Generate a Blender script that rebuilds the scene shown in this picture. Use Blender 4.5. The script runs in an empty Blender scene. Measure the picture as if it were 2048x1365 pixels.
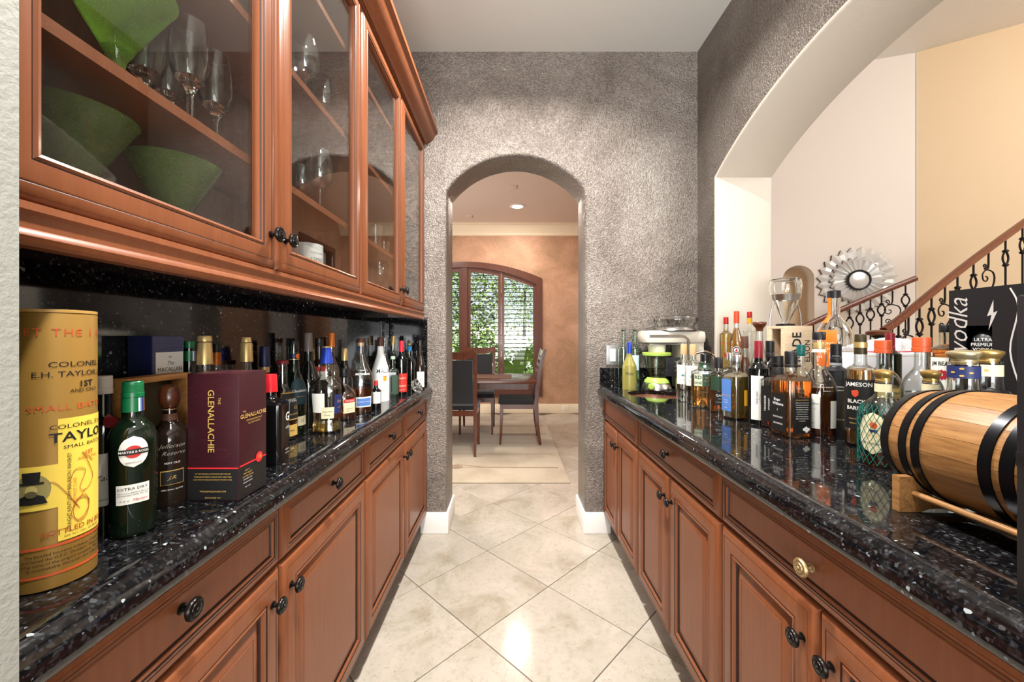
import bpy, bmesh, math, random
from mathutils import Vector, Matrix
random.seed(7)
R = math.radians
SC = bpy.context.scene
COL = SC.collection

# ---------------------------------------------------------------- camera, world, lights
# metres; x to the right, y along the pantry, z up; the lens stands 1.235 m above the floor
EYE, F, VX, VY = 1.235, 782.0, 1020.0, 673.0
cam_d = bpy.data.cameras.new('camera'); cam = bpy.data.objects.new('camera', cam_d); COL.objects.link(cam)
cam.location = (0, 0, EYE); cam.rotation_euler = (R(90), 0, 0)
cam_d.sensor_width = 36.0; cam_d.lens = 36.0 * F / 2048.0
cam_d.shift_x = (1024 - VX) / 2048.0; cam_d.shift_y = (VY - 682.5) / 2048.0
cam_d.clip_start = 0.02; cam_d.clip_end = 200
SC.camera = cam
SC.view_settings.view_transform = 'Standard'; SC.view_settings.look = 'None'
SC.view_settings.exposure = 0.0; SC.view_settings.gamma = 1.0
SC.view_settings.use_curve_mapping = False
cy = SC.cycles
cy.max_bounces = 20; cy.diffuse_bounces = 4; cy.glossy_bounces = 6
cy.transmission_bounces = 20; cy.transparent_max_bounces = 24
cy.caustics_reflective = False; cy.caustics_refractive = False
cy.sample_clamp_indirect = 6.0
cy.use_denoising = True

W = bpy.data.worlds.new('sky'); SC.world = W; W.use_nodes = True
wn = W.node_tree.nodes; wl = W.node_tree.links
bg = wn['Background']; sky = wn.new('ShaderNodeTexSky'); sky.sky_type = 'HOSEK_WILKIE'
sky.sun_direction = (0.2, -0.5, 0.84); sky.turbidity = 6.0
hs = wn.new('ShaderNodeHueSaturation'); hs.inputs['Saturation'].default_value = .3; wl.new(sky.outputs[0], hs.inputs['Color']); wl.new(hs.outputs[0], bg.inputs['Color']); bg.inputs['Strength'].default_value = 4.5

def area(name, loc, to, size, power, col=(1, 1, 1), size_y=None, shape='RECTANGLE', spread=180):
    d = bpy.data.lights.new(name, 'AREA'); d.energy = power; d.color = col; d.shape = shape
    d.size = size; d.size_y = size_y or size; d.spread = R(spread)
    o = bpy.data.objects.new(name, d); COL.objects.link(o); o.location = loc
    o.rotation_euler = (Vector(to) - Vector(loc)).to_track_quat('-Z', 'Y').to_euler()
    return o
sun_d = bpy.data.lights.new('sun', 'SUN'); sun_d.energy = 9.0; sun_d.angle = R(2); sun_d.color = (1, .95, .86)
sun = bpy.data.objects.new('sun', sun_d); COL.objects.link(sun); sun.rotation_euler = (R(40), R(8), 0)
area('kitchen_fill_light', (0.2, -2.75, 1.3), (0, 3, .9), 3.2, 150, (.98, .99, 1), 2.4)  # added soft frontal fill behind the lens; no window is built there
area('ceiling_fill_light', (0.2, -1.5, 1.0), (0.2, -.9, 3.0), 2.2, 190, (.98, .99, 1), 1.6)  # added upward fill to brighten the ceiling; no fixture stands here
area('pantry_can_light', (0.05, 1.64, 3.005), (0.05, 1.64, 0), .13, 66, (1, .97, .92), shape='DISK', spread=146)
area('pantry_can_light', (0.05, 0.3, 3.005), (0.05, 0.3, 0), .13, 40, (1, .97, .92), shape='DISK', spread=128)
area('foyer_window_light', (5.7, -1.3, 4.4), (4.2, 5.6, 2.2), 2.6, 310, (1, .98, .97), 2.0)
area('foyer_chandelier_light', (6.8, 2.6, 4.6), (6.6, 4.4, 2.0), .8, 22, (1, .88, .72))
area('dining_can_light', (.10, 5.37, 3.0), (.10, 5.37, 0), .16, 30, (1, .90, .78), shape='DISK')
area('dining_can_light', (-1.2, 3.7, 3.0), (-1.2, 3.7, 0), .3, 50, (1, .92, .82), shape='DISK')
area('dining_window_light', (-2.7, 4.4, 1.6), (1, 4.4, 1.2), 1.6, 80, (1, .95, .9), 1.5)

# ---------------------------------------------------------------- placing helpers
HC = 0.923            # worktop height
LEDGE = 1.045         # sill of the pass-through
K = (EYE - HC) * F    # depth of a worktop point seen at photo row v is K / (v - VY)
def pt(u, v, Y):      # a point at depth Y
    return Vector(((u - VX) / F * Y, Y, EYE + (VY - v) / F * Y))

# ---------------------------------------------------------------- mesh builder
class G:
    def __init__(s): s.V = []; s.F = []; s.M = []
    def add(s, V, Fc, m=0):
        n = len(s.V); s.V += [tuple(v) for v in V]
        for f in Fc: s.F.append(tuple(i + n for i in f)); s.M.append(m)
        return s
    def box(s, x0, x1, y0, y1, z0, z1, m=0):
        V = [(x, y, z) for z in (z0, z1) for y in (y0, y1) for x in (x0, x1)]
        return s.add(V, [(0, 2, 3, 1), (4, 5, 7, 6), (0, 1, 5, 4), (2, 6, 7, 3), (0, 4, 6, 2), (1, 3, 7, 5)], m)
    def cbox(s, x0, x1, y0, y1, z0, z1, c, m=0):     # box with chamfered edges
        bm = bmesh.new(); bmesh.ops.create_cube(bm, size=1)
        for v in bm.verts:
            v.co = Vector((x0 if v.co.x < 0 else x1, y0 if v.co.y < 0 else y1, z0 if v.co.z < 0 else z1))
        bmesh.ops.bevel(bm, geom=bm.edges[:], offset=c, segments=2, affect='EDGES', profile=.6)
        bm.verts.index_update()
        s.add([v.co for v in bm.verts], [[v.index for v in f.verts] for f in bm.faces], m); bm.free(); return s
    def rings(s, rings, m=0, cap0=True, cap1=True, close=True):   # rings of equal length
        n = len(rings[0]); V = [p for r in rings for p in r]; Fc = []
        for i in range(len(rings) - 1):
            for j in range(n if close else n - 1):
                k = (j + 1) % n
                Fc.append((i * n + j, i * n + k, (i + 1) * n + k, (i + 1) * n + j))
        if cap0: Fc.append(tuple(range(n))[::-1])
        if cap1: Fc.append(tuple((len(rings) - 1) * n + j for j in range(n)))
        return s.add(V, Fc, m)
    def lathe(s, prof, c=(0, 0, 0), axis='z', seg=32, m=0, cap0=True, cap1=True):
        c = Vector(c); rs = []
        for r, z in prof:
            ring = []
            for j in range(seg):
                a = 2 * math.pi * j / seg; p, q = r * math.cos(a), r * math.sin(a)
                d = {'z': (p, q, z), 'x': (z, p, q), '-x': (-z, q, p), 'y': (q, z, p), '-y': (p, -z, q)}[axis]
                ring.append(c + Vector(d))
            rs.append(ring)
        return s.rings(rs, m, cap0, cap1)
    def tube(s, P, r, seg=8, m=0, closed=False):
        P = [Vector(p) for p in P]; n = len(P); rs = []; up = None
        rr = r if isinstance(r, (list, tuple)) else [r] * n
        for i in range(n):
            t = (P[min(i + 1, n - 1)] - P[max(i - 1, 0)]).normalized()
            if up is None: up = t.orthogonal().normalized()
            up = (up - t * up.dot(t)).normalized(); b = t.cross(up)
            rs.append([P[i] + (up * math.cos(2 * math.pi * j / seg) + b * math.sin(2 * math.pi * j / seg)) * rr[i] for j in range(seg)])
        return s.rings(rs, m)
    def prism(s, poly, axis, a, b, m=0):     # polygon in the plane across `axis`, pushed from a to b
        def P(u, v, w): return {'x': (w, u, v), 'y': (u, w, v), 'z': (u, v, w)}[axis]
        n = len(poly); V = [P(u, v, a) for u, v in poly] + [P(u, v, b) for u, v in poly]
        Fc = [(i, (i + 1) % n, n + (i + 1) % n, n + i) for i in range(n)]
        return s.add(V, Fc + [tuple(range(n))[::-1], tuple(range(n, 2 * n))], m)
    def patch(s, rows, m=0):                 # open grid of points
        nr, nc = len(rows), len(rows[0])
        return s.add([p for r in rows for p in r],
                     [(i * nc + j, i * nc + j + 1, (i + 1) * nc + j + 1, (i + 1) * nc + j) for i in range(nr - 1) for j in range(nc - 1)], m)
    def xf(s, mat): s.V = [tuple(mat @ Vector(v)) for v in s.V]; return s
    def mesh(s, name, mats, smooth=35, fix=True):
        me = bpy.data.meshes.new(name); me.from_pydata(s.V, [], s.F)
        for m in (mats if isinstance(mats, (list, tuple)) else [mats]): me.materials.append(m)
        me.polygons.foreach_set('material_index', s.M)
        if fix:
            bm = bmesh.new(); bm.from_mesh(me)
            bmesh.ops.remove_doubles(bm, verts=bm.verts, dist=1e-6)
            bmesh.ops.recalc_face_normals(bm, faces=bm.faces[:]); bm.to_mesh(me); bm.free()
        if smooth:
            me.polygons.foreach_set('use_smooth', [True] * len(me.polygons))
            me.set_sharp_from_angle(angle=R(smooth))
        me.update(); return me
    def build(s, name, mats, parent=None, smooth=35, fix=True):
        o = bpy.data.objects.new(name, s.mesh(name, mats, smooth, fix)); COL.objects.link(o)
        if parent is not None: attach(o, parent)
        return o
def attach(o, p):
    o.parent = p; o.matrix_parent_inverse = world(p).inverted()
def world(o):
    m = o.matrix_basis.copy()
    return m if o.parent is None else world(o.parent) @ o.matrix_parent_inverse @ m
def tag(o, label, cat, group=None):
    o['label'] = label; o['category'] = cat
    if group: o['group'] = group
    return o
def thing(name, label, cat, loc=(0, 0, 0), rz=0, group=None):
    o = bpy.data.objects.new(name, None); COL.objects.link(o); o.location = loc; o.rotation_euler = (0, 0, rz)
    o.empty_display_size = .05
    return tag(o, label, cat, group)
def struct(o): o['kind'] = 'structure'; return o
def copy_tree(o, parent=None):
    c = o.copy(); COL.objects.link(c)
    if parent is not None: c.parent = parent
    for ch in [k for k in o.children]: copy_tree(ch, c)
    return c

# ---------------------------------------------------------------- materials
def srgb(r, g, b):
    f = lambda c: (c / 12.92 if c <= .04045 else ((c + .055) / 1.055) ** 2.4)
    return (f(r / 255), f(g / 255), f(b / 255), 1)
MC = {}
def mat(name, col, rough=.5, metal=0, spec=.5, trans=0, ior=1.45, coat=0, emit=0, sheen=0):
    k = (name, col, rough, metal, trans)
    if k in MC: return MC[k]
    m = bpy.data.materials.new(name); m.use_nodes = True; b = m.node_tree.nodes['Principled BSDF']
    c = srgb(*col); i = b.inputs
    i['Base Color'].default_value = c; i['Roughness'].default_value = rough; i['Metallic'].default_value = metal
    i['Specular IOR Level'].default_value = spec; i['Transmission Weight'].default_value = trans; i['IOR'].default_value = ior
    i['Coat Weight'].default_value = coat; i['Coat Roughness'].default_value = .12
    if sheen: i['Sheen Weight'].default_value = sheen
    if emit: i['Emission Color'].default_value = c; i['Emission Strength'].default_value = emit
    MC[k] = m; return m
def nodes(m): return m.node_tree.nodes, m.node_tree.links, m.node_tree.nodes['Principled BSDF']
def coords(m, scale=(1, 1, 1), kind='Object', rot=(0, 0, 0)):
    n, l, b = nodes(m); t = n.new('ShaderNodeTexCoord'); mp = n.new('ShaderNodeMapping')
    mp.inputs['Scale'].default_value = scale; mp.inputs['Rotation'].default_value = rot
    l.new(t.outputs[kind], mp.inputs['Vector']); return mp.outputs[0]
def noise(m, vec, scale, detail=4, rough=.55, dist=0):
    n, l, b = nodes(m); t = n.new('ShaderNodeTexNoise'); t.inputs['Scale'].default_value = scale
    t.inputs['Detail'].default_value = detail; t.inputs['Roughness'].default_value = rough; t.inputs['Distortion'].default_value = dist
    l.new(vec, t.inputs['Vector']); return t.outputs['Fac']
def ramp(m, fac, stops, interp='LINEAR'):
    n, l, b = nodes(m); t = n.new('ShaderNodeValToRGB'); e = t.color_ramp.elements; t.color_ramp.interpolation = interp
    while len(e) < len(stops): e.new(.5)
    for k, (p, c) in enumerate(stops):
        e[k].position = p; e[k].color = srgb(*c) if len(c) == 3 else c
    l.new(fac, t.inputs['Fac']); return t.outputs['Color']
def mix(m, fac, a, bb, mode='MIX'):
    n, l, b = nodes(m); t = n.new('ShaderNodeMix'); t.data_type = 'RGBA'; t.blend_type = mode
    for sock, v in ((t.inputs[0], fac), (t.inputs[6], a), (t.inputs[7], bb)):
        if hasattr(v, 'links'): l.new(v, sock)
        else: sock.default_value = v
    return t.outputs[2]
def bump(m, fac, strength, dist=.01):
    n, l, b = nodes(m); t = n.new('ShaderNodeBump'); t.inputs['Strength'].default_value = strength
    t.inputs['Distance'].default_value = dist; l.new(fac, t.inputs['Height']); l.new(t.outputs[0], b.inputs['Normal'])
def setc(m, c): n, l, b = nodes(m); l.new(c, b.inputs['Base Color'])

def faux(name, c0, c1, c2, rough, metal, bstr=.35):     # sponged plaster with a pearly glaze
    m = mat(name, c1, rough, metal, .6); v = coords(m)
    a = noise(m, v, 2.2, 6, .62, .6); f = noise(m, v, 85, 3, .7); g = noise(m, v, 125, 2, .6)
    c = ramp(m, a, [(.30, c0), (.52, c1), (.72, c2)])
    c = mix(m, .55, c, ramp(m, f, [(.36, (70, 70, 70)), (.64, (186, 186, 186))]), 'OVERLAY')
    setc(m, c); bump(m, g, bstr, .008); return m
M_gray = faux('gray_sponged_plaster', (120, 109, 100), (147, 136, 127), (170, 161, 152), .38, .4, 1.0)
M_tan = faux('tan_sponged_plaster', (180, 138, 106), (199, 160, 127), (214, 179, 148), .5, .1, .2)
def paint(name, col, rough=.6, bs=.12):
    m = mat(name, col, rough); bump(m, noise(m, coords(m), 120, 3, .6), bs, .004); return m
M_cream = paint('cream_paint', (208, 197, 182)); M_warm = paint('warm_beige_wall', (230, 204, 168))  # M_warm: warmer tone for the stair wall and the niche back
M_white = paint('white_foyer_paint', (236, 226, 216)); M_jamb = paint('pale_gray_paint', (140, 140, 132), .6, .35)
M_ceil = paint('ceiling_paint', (214, 209, 200)); M_dceil = paint('dining_ceiling_paint', (222, 204, 190))
M_trim = mat('white_trim', (238, 236, 232), .35); M_crown = mat('cream_crown', (240, 224, 196), .4)
def stone_floor():
    m = mat('travertine', (222, 208, 186), .12, 0, .4); v = coords(m)
    n, l, b = nodes(m); oi = n.new('ShaderNodeObjectInfo')
    add = n.new('ShaderNodeVectorMath'); add.operation = 'ADD'; mul = n.new('ShaderNodeVectorMath'); mul.operation = 'SCALE'
    cmb = n.new('ShaderNodeCombineXYZ')
    for k in range(3): l.new(oi.outputs['Random'], cmb.inputs[k])
    l.new(cmb.outputs[0], mul.inputs[0]); mul.inputs['Scale'].default_value = 37.0
    l.new(v, add.inputs[0]); l.new(mul.outputs[0], add.inputs[1]); vv = add.outputs[0]
    c = ramp(m, noise(m, vv, 3.5, 6, .6, .8), [(.28, (164, 150, 130)), (.45, (188, 179, 164)), (.75, (201, 194, 183))])
    c = mix(m, .5, c, ramp(m, noise(m, vv, 40, 4, .7), [(.25, (110, 106, 98)), (.5, (150, 150, 150))]), 'OVERLAY')
    pit = ramp(m, noise(m, vv, 130, 2, .5), [(.26, (150, 130, 105)), (.31, (255, 255, 255))])
    setc(m, mix(m, .7, c, pit, 'MULTIPLY')); return m
M_tile = stone_floor(); M_grout = mat('dark_grout', (92, 82, 70), .8)
def granite():
    m = mat('black_granite', (10, 10, 12), .06, 0, .7); v = coords(m); n, l, b = nodes(m)
    wob = n.new('ShaderNodeTexNoise'); wob.inputs['Scale'].default_value = 30; l.new(v, wob.inputs['Vector'])
    va = n.new('ShaderNodeVectorMath'); va.operation = 'SCALE'; va.inputs['Scale'].default_value = .010; l.new(wob.outputs['Color'], va.inputs[0])
    vb = n.new('ShaderNodeVectorMath'); vb.operation = 'ADD'; l.new(v, vb.inputs[0]); l.new(va.outputs[0], vb.inputs[1])
    def cells(sc, stops):
        t = n.new('ShaderNodeTexVoronoi'); t.inputs['Scale'].default_value = sc; t.inputs['Randomness'].default_value = 1
        l.new(vb.outputs[0], t.inputs['Vector']); sp = n.new('ShaderNodeSeparateColor'); l.new(t.outputs['Color'], sp.inputs[0])
        return ramp(m, sp.outputs[0], stops, 'CONSTANT')
    base = cells(200, [(0, (9, 9, 11)), (.45, (18, 17, 18)), (.66, (27, 25, 25)), (.80, (11, 12, 15)), (.88, (34, 35, 37)), (.972, (58, 61, 63)), (.994, (146, 152, 154))])
    fine = cells(330, [(0, (0, 0, 0)), (.91, (30, 31, 35)), (.99, (92, 98, 104))])
    setc(m, mix(m, 1.0, base, fine, 'SCREEN')); return m
M_granite = granite()
def wood(name, c0, c1, c2, rough=.32, sc=(14, 14, 1.1), coat=.25, spec=.5):
    m = mat(name, c1, rough, 0, spec, coat=coat); v = coords(m, sc)
    g = noise(m, v, 5, 5, .6, .5); f = noise(m, coords(m, (60, 60, 3)), 6, 3, .6)
    c = ramp(m, g, [(.25, c0), (.5, c1), (.78, c2)])
    c = mix(m, .14, c, ramp(m, f, [(.3, (95, 95, 95)), (.7, (160, 160, 160))]), 'OVERLAY')
    setc(m, c); return m
M_wood = wood('cherry_wood', (123, 69, 41), (130, 75, 46), (137, 81, 50), .34, coat=.06, spec=.36)
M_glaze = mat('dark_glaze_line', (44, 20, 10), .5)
M_woodin = wood('cabinet_interior', (84, 50, 34), (98, 60, 41), (108, 70, 48), .5, coat=0)
M_oak = wood('oak', (112, 74, 38), (150, 106, 61), (172, 128, 78), .45, (34, 2.2, 34), 0)
M_pine = wood('pine_crate', (170, 112, 58), (196, 138, 80), (212, 160, 100), .55, (30, 3, 30), 0)
M_dwood = wood('dining_wood', (66, 31, 19), (86, 42, 26), (104, 56, 37), .25, coat=.5)
M_rail = wood('rail_wood', (104, 54, 32), (128, 70, 44), (146, 86, 56), .35)
M_shut = wood('shutter_wood', (74, 38, 24), (92, 48, 31), (108, 60, 40), .4)
M_knob = mat('dark_bronze', (34, 30, 28), .28, .75); M_brass = mat('worn_brass', (172, 146, 104), .42, .8)
M_iron = mat('wrought_iron', (46, 42, 40), .5, .6); M_hoop = mat('black_hoop', (26, 27, 30), .3, .7)
M_steel = mat('brushed_steel', (200, 198, 194), .25, 1); M_chrome = mat('chrome', (230, 230, 230), .06, 1)
M_black = mat('black_plastic', (16, 16, 18), .4); M_blackbox = mat('black_card', (22, 21, 23), .45)
M_ink = mat('black_ink', (18, 16, 16), .6); M_wink = mat('white_ink', (232, 230, 224), .6)
M_red = mat('red_ink', (192, 40, 34), .5); M_gold = mat('gold_foil', (206, 172, 104), .32, .8)
M_paper = mat('white_label_paper', (232, 230, 222), .6)

def thin_glass(name, tint=(1, 1, 1, 1), f0=.04, rough=0.0, power=5):    # transparent sheet with Schlick reflection
    m = bpy.data.materials.new(name); m.use_nodes = True; n, l = m.node_tree.nodes, m.node_tree.links
    n.remove(n['Principled BSDF']); out = n['Material Output']
    tr = n.new('ShaderNodeBsdfTransparent'); tr.inputs[0].default_value = tint
    gl = n.new('ShaderNodeBsdfGlossy'); gl.inputs['Roughness'].default_value = rough
    lw = n.new('ShaderNodeLayerWeight'); lw.inputs['Blend'].default_value = .5
    p = n.new('ShaderNodeMath'); p.operation = 'POWER'; p.inputs[1].default_value = power
    l.new(lw.outputs['Facing'], p.inputs[0])
    q = n.new('ShaderNodeMath'); q.operation = 'MULTIPLY_ADD'; q.inputs[1].default_value = 1 - f0; q.inputs[2].default_value = f0
    l.new(p.outputs[0], q.inputs[0])
    mx = n.new('ShaderNodeMixShader'); l.new(q.outputs[0], mx.inputs[0]); l.new(tr.outputs[0], mx.inputs[1]); l.new(gl.outputs[0], mx.inputs[2])
    l.new(mx.outputs[0], out.inputs['Surface']); return m
M_pane = thin_glass('cabinet_pane_glass', (.97, .98, .97, 1), .03, power=3.3)
M_wpane = thin_glass('window_glass', (.96, .98, .97, 1), .03)
M_crystal = thin_glass('crystal', (.95, .96, .97, 1), .16)
def glass(name, col, rough=0.0, ior=1.47): return mat(name, col, rough, 0, .5, 1.0, ior)
GL_clear = glass('clear_glass', (250, 252, 250)); GL_green = glass('green_glass', (40, 110, 60)); GL_lgreen = glass('pale_green_glass', (234, 250, 240))
GL_dgreen = glass('dark_green_glass', (44, 72, 30)); GL_brown = glass('brown_glass', (120, 78, 40)); GL_jade = glass('jade_glass', (30, 120, 62))
def edge_glass(name, tint, rim, f0=.07):     # thin bottle wall: clear face-on, tinted and reflective towards the rim
    m = thin_glass(name, tint, f0, 0, 4.2); n, l = m.node_tree.nodes, m.node_tree.links
    tr = [k for k in n if k.type == 'BSDF_TRANSPARENT'][0]; lw = [k for k in n if k.type == 'LAYER_WEIGHT'][0]
    r = n.new('ShaderNodeValToRGB'); r.color_ramp.elements[0].color = tint; r.color_ramp.elements[0].position = .35; r.color_ramp.elements[1].color = rim
    l.new(lw.outputs['Facing'], r.inputs[0]); l.new(r.outputs[0], tr.inputs[0]); return m
GL_wall = edge_glass('bottle_glass', (.97, .98, .97, 1), (.42, .44, .42, 1))
GL_jar = edge_glass('jar_glass', (.93, .97, .92, 1), (.55, .66, .50, 1))
def spirit(name, col):       # liquid: mostly clear, with a little body colour
    m = mat(name, col, 0, 0, .5, .93, 1.36); return m
LQ_amber = spirit('amber_spirit', (246, 180, 92)); LQ_gold = spirit('gold_spirit', (250, 210, 120)); LQ_dark = spirit('dark_spirit', (176, 88, 38))
LQ_bourbon = spirit('bourbon', (242, 156, 72)); LQ_clear = glass('clear_spirit', (250, 250, 248), 0, 1.34); LQ_tawny = spirit('tawny_spirit', (200, 106, 48))
OP_wine = mat('dark_wine_glass', (12, 13, 12), .06, 0, .6); OP_black = mat('black_glass', (13, 13, 14), .08, 0, .6)
OP_matte = mat('matte_black_glass', (22, 22, 26), .38); OP_white = mat('milk_white_glass', (236, 235, 230), .18)
OP_dkgreen = mat('bottle_green_glass', (9, 21, 11), .05, 0, .7); OP_dkbrown = mat('tea_brown_glass', (34, 24, 18), .06, 0, .6)

# ---------------------------------------------------------------- lettering
TXT = {}
def text_geo(s, size, shear=0, bold=0, space=1):
    k = (s, shear, bold, space)
    if k not in TXT:
        d = bpy.data.curves.new('lettering', 'FONT'); d.body = s; d.size = 1; d.shear = shear; d.offset = bold
        d.space_character = space; d.align_x = 'CENTER'; d.align_y = 'CENTER'; d.resolution_u = 2
        o = bpy.data.objects.new('lettering', d); me = o.to_mesh()
        TXT[k] = ([v.co.copy() for v in me.vertices], [tuple(p.vertices) for p in me.polygons])
        o.to_mesh_clear(); bpy.data.objects.remove(o); bpy.data.curves.remove(d)
    V, Fc = TXT[k]
    return [v * size for v in V], Fc
def flat_text(g, s, size, O, u, v, nrm, m=0, rot=0, off=.0006, sx=1, **kw):   # lettering laid on a plane
    V, Fc = text_geo(s, size, **kw); c, sn = math.cos(R(rot)), math.sin(R(rot))
    O, u, v, nrm = Vector(O), Vector(u), Vector(v), Vector(nrm)
    g.add([O + u * (p.x * sx * c - p.y * sn) + v * (p.x * sx * sn + p.y * c) + nrm * off for p in V], Fc, m)

# ================================================================ SETTING
D0, D1 = 2.454, 2.72          # far wall of the pantry, front and back
XL, XR, XR2 = -.78, 1.177, 1.504
CZ = 3.022                    # ceiling
DB = 6.27                     # back wall of the dining room
def bevel_wall(poly, axis, a, b, bev_pts, off, name, mats, face_m):
    """wall from an outline with a notch; the notch edges get a rounded bead. face_m(center, normal) -> slot"""
    g = G().prism(poly, axis, a, b); bm = bmesh.new()
    vs = [bm.verts.new(v) for v in g.V]; n = len(poly)
    for f in g.F: bm.faces.new([vs[i] for i in f])
    bm.verts.ensure_lookup_table(); ed = []
    for i in bev_pts:
        for base in (0, n):
            e = bm.edges.get((bm.verts[base + i], bm.verts[base + (i + 1) % n]))
            if e: ed.append(e)
    bmesh.ops.recalc_face_normals(bm, faces=bm.faces[:])
    bmesh.ops.bevel(bm, geom=ed, offset=off, segments=4, affect='EDGES', profile=.5)
    bmesh.ops.recalc_face_normals(bm, faces=bm.faces[:]); bm.verts.index_update()
    me = bpy.data.meshes.new(name); bm.normal_update()
    for f in bm.faces: f.material_index = face_m(f.calc_center_median(), f.normal); f.smooth = True
    bm.to_mesh(me); bm.free()
    for m in mats: me.materials.append(m)
    me.set_sharp_from_angle(angle=R(50))
    o = bpy.data.objects.new(name, me); COL.objects.link(o); return struct(o)
# far wall with the arched doorway
ax0, ax1, aspr, atop = -.398, .471, 2.150, 2.372
def arch_pts(x0, x1, spr, top, n=22):
    hw = (x1 - x0) / 2; ri = top - spr; rad = (hw * hw + ri * ri) / (2 * ri); cz = top - rad; c = (x0 + x1) / 2
    a0 = math.asin(hw / rad)
    return [(c + rad * math.sin(-a0 + 2 * a0 * i / n), cz + rad * math.cos(-a0 + 2 * a0 * i / n)) for i in range(n + 1)]
ap = arch_pts(ax0, ax1, aspr, atop)
poly = [(-.95, -.02), (ax0, -.02)] + ap + [(ax1, -.02), (1.63, -.02), (1.63, CZ + .1), (-.95, CZ + .1)]
bevel_wall(poly, 'y', D0, D1, range(1, 2 + len(ap)), .022, 'wall_far', [M_gray, M_tan],
           lambda c, n: 1 if (c.y > D1 - .012) else 0)
struct(G().box(XL - .2, XL, .30, D0, -.02, CZ + .1).build('wall_left', M_gray))
# right wall with the wide arched pass-through
rp = arch_pts(.407, 2.240, 2.145, 2.395, 34)
poly = [(-.6, -.02), (D0, -.02), (D0, CZ + .1), (-.6, CZ + .1)]
notch = [(.407, LEDGE - .03)] + rp + [(2.240, LEDGE - .03)]
g = G(); V = []; n1 = len(poly)
bm = bmesh.new()
from mathutils.geometry import tessellate_polygon
out2 = [Vector((p[0], p[1], 0)) for p in poly]; hole2 = [Vector((p[0], p[1], 0)) for p in notch]
tris = tessellate_polygon([out2, hole2]); allp = poly + notch
NA = len(allp)
va = [bm.verts.new((XR, p[0], p[1])) for p in allp]; vb = [bm.verts.new((XR2, p[0], p[1])) for p in allp]
for t in tris:
    bm.faces.new([va[i] for i in t]); bm.faces.new([vb[i] for i in t][::-1])
nn = len(notch); edges = []
for lo, cnt in ((0, n1), (n1, nn)):
    for i in range(cnt):
        a, b2 = lo + i, lo + (i + 1) % cnt
        bm.faces.new([va[a], va[b2], vb[b2], vb[a]])
bmesh.ops.recalc_face_normals(bm, faces=bm.faces[:])
for i in range(nn - 1):
    a, b2 = n1 + i, n1 + i + 1
    for q in (va, vb):
        edges.append(bm.edges.get((q[a], q[b2])))
bmesh.ops.bevel(bm, geom=[e for e in edges if e], offset=.012, segments=3, affect='EDGES', profile=.5)
bmesh.ops.recalc_face_normals(bm, faces=bm.faces[:])
me = bpy.data.meshes.new('wall_right')
for f in bm.faces:
    f.material_index = 0 if abs(f.normal.x) > .98 and f.calc_center_median().x < XR + .01 else 1; f.smooth = True
bm.to_mesh(me); bm.free(); me.materials.append(M_gray); me.materials.append(M_cream); me.set_sharp_from_angle(angle=R(40))
o = bpy.data.objects.new('wall_right', me); COL.objects.link(o); struct(o)
struct(G().box(-1.6, -.484, .18, .3855, -.02, CZ).build('wall_near', M_jamb))
# ceilings
struct(G().box(-2.6, XR2 - .17, -3, D1 - .1, CZ, CZ + .1).build('ceiling', M_ceil))
struct(G().box(-3.1, 1.72, D1, DB + .2, CZ, CZ + .1).build('ceiling_dining', M_dceil))
# kitchen behind the lens
struct(G().box(-2.7, -2.5, -3, .2, -.02, CZ).build('wall_kitchen_left', M_jamb))
struct(G().box(-2.7, XR2, -3.1, -2.95, -.02, CZ).build('wall_kitchen_back', M_jamb))
struct(G().box(-2.5, -1.6, .2, .3855, -.02, CZ).build('wall_kitchen_front', M_jamb))
struct(G().box(XR, XR2, -3, -.6, -.02, CZ + .1).build('wall_kitchen_right', M_jamb))
# floor slab with diagonal travertine tiles, each an object
fl = struct(G().box(-3.2, 10.5, -3.1, 7.2, -.06, -.004).build('floor', M_grout, smooth=0))
TS, GAP = .4525, .0035
def tile_mesh(clip=None):
    h = TS / 2 - GAP / 2; e = .0015
    return G().rings([[(-h, -h, -.004), (h, -h, -.004), (h, h, -.004), (-h, h, -.004)],
                      [(-h, -h, -e), (h, -h, -e), (h, h, -e), (-h, h, -e)],
                      [(-h + e, -h + e, 0), (h - e, -h + e, 0), (h - e, h - e, 0), (-h + e, h - e, 0)]], cap0=False)
tm = tile_mesh().mesh('floor_tile', M_tile, 0)
dg = TS * math.sqrt(2)
def tile_at(x, y):
    o = bpy.data.objects.new('floor_tile', tm); COL.objects.link(o); o.parent = fl
    o.location = (x, y, 0); o.rotation_euler = (0, 0, R(45))
for i in range(-14, 40):
    for j in range(-8, 22):
        for h in (0, .5):
            x = .509 + (i + h) * dg + dg / 2; y = 1.609 + (j + h) * dg
            m1 = -.95 < x < 1.1 and .5 < y < 2.9         # pantry and doorway
            m2 = -1.75 < x < 1.75 and 2.9 <= y < DB - .15   # dining room
            if m1 or m2: tile_at(x, y)
# baseboards
def bb(name, x0, x1, y0, y1, h=.132, m=M_trim):
    return struct(G().cbox(x0, x1, y0, y1, 0.0, h, .006).build(name, m))
bb('baseboard_far_left', -.56, ax0 + .012, D0 - .014, D0 + .004); bb('baseboard_far_right', ax1 - .012, .63, D0 - .014, D0 + .004)
bb('baseboard_arch_left', ax0 - .004, ax0 + .013, D0 - .013, D1 + .01); bb('baseboard_arch_right', ax1 - .013, ax1 + .004, D0 - .013, D1 + .01)
bb('baseboard_dining', -3, 1.62, DB - .016, DB + .004, .15, M_crown)
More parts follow.
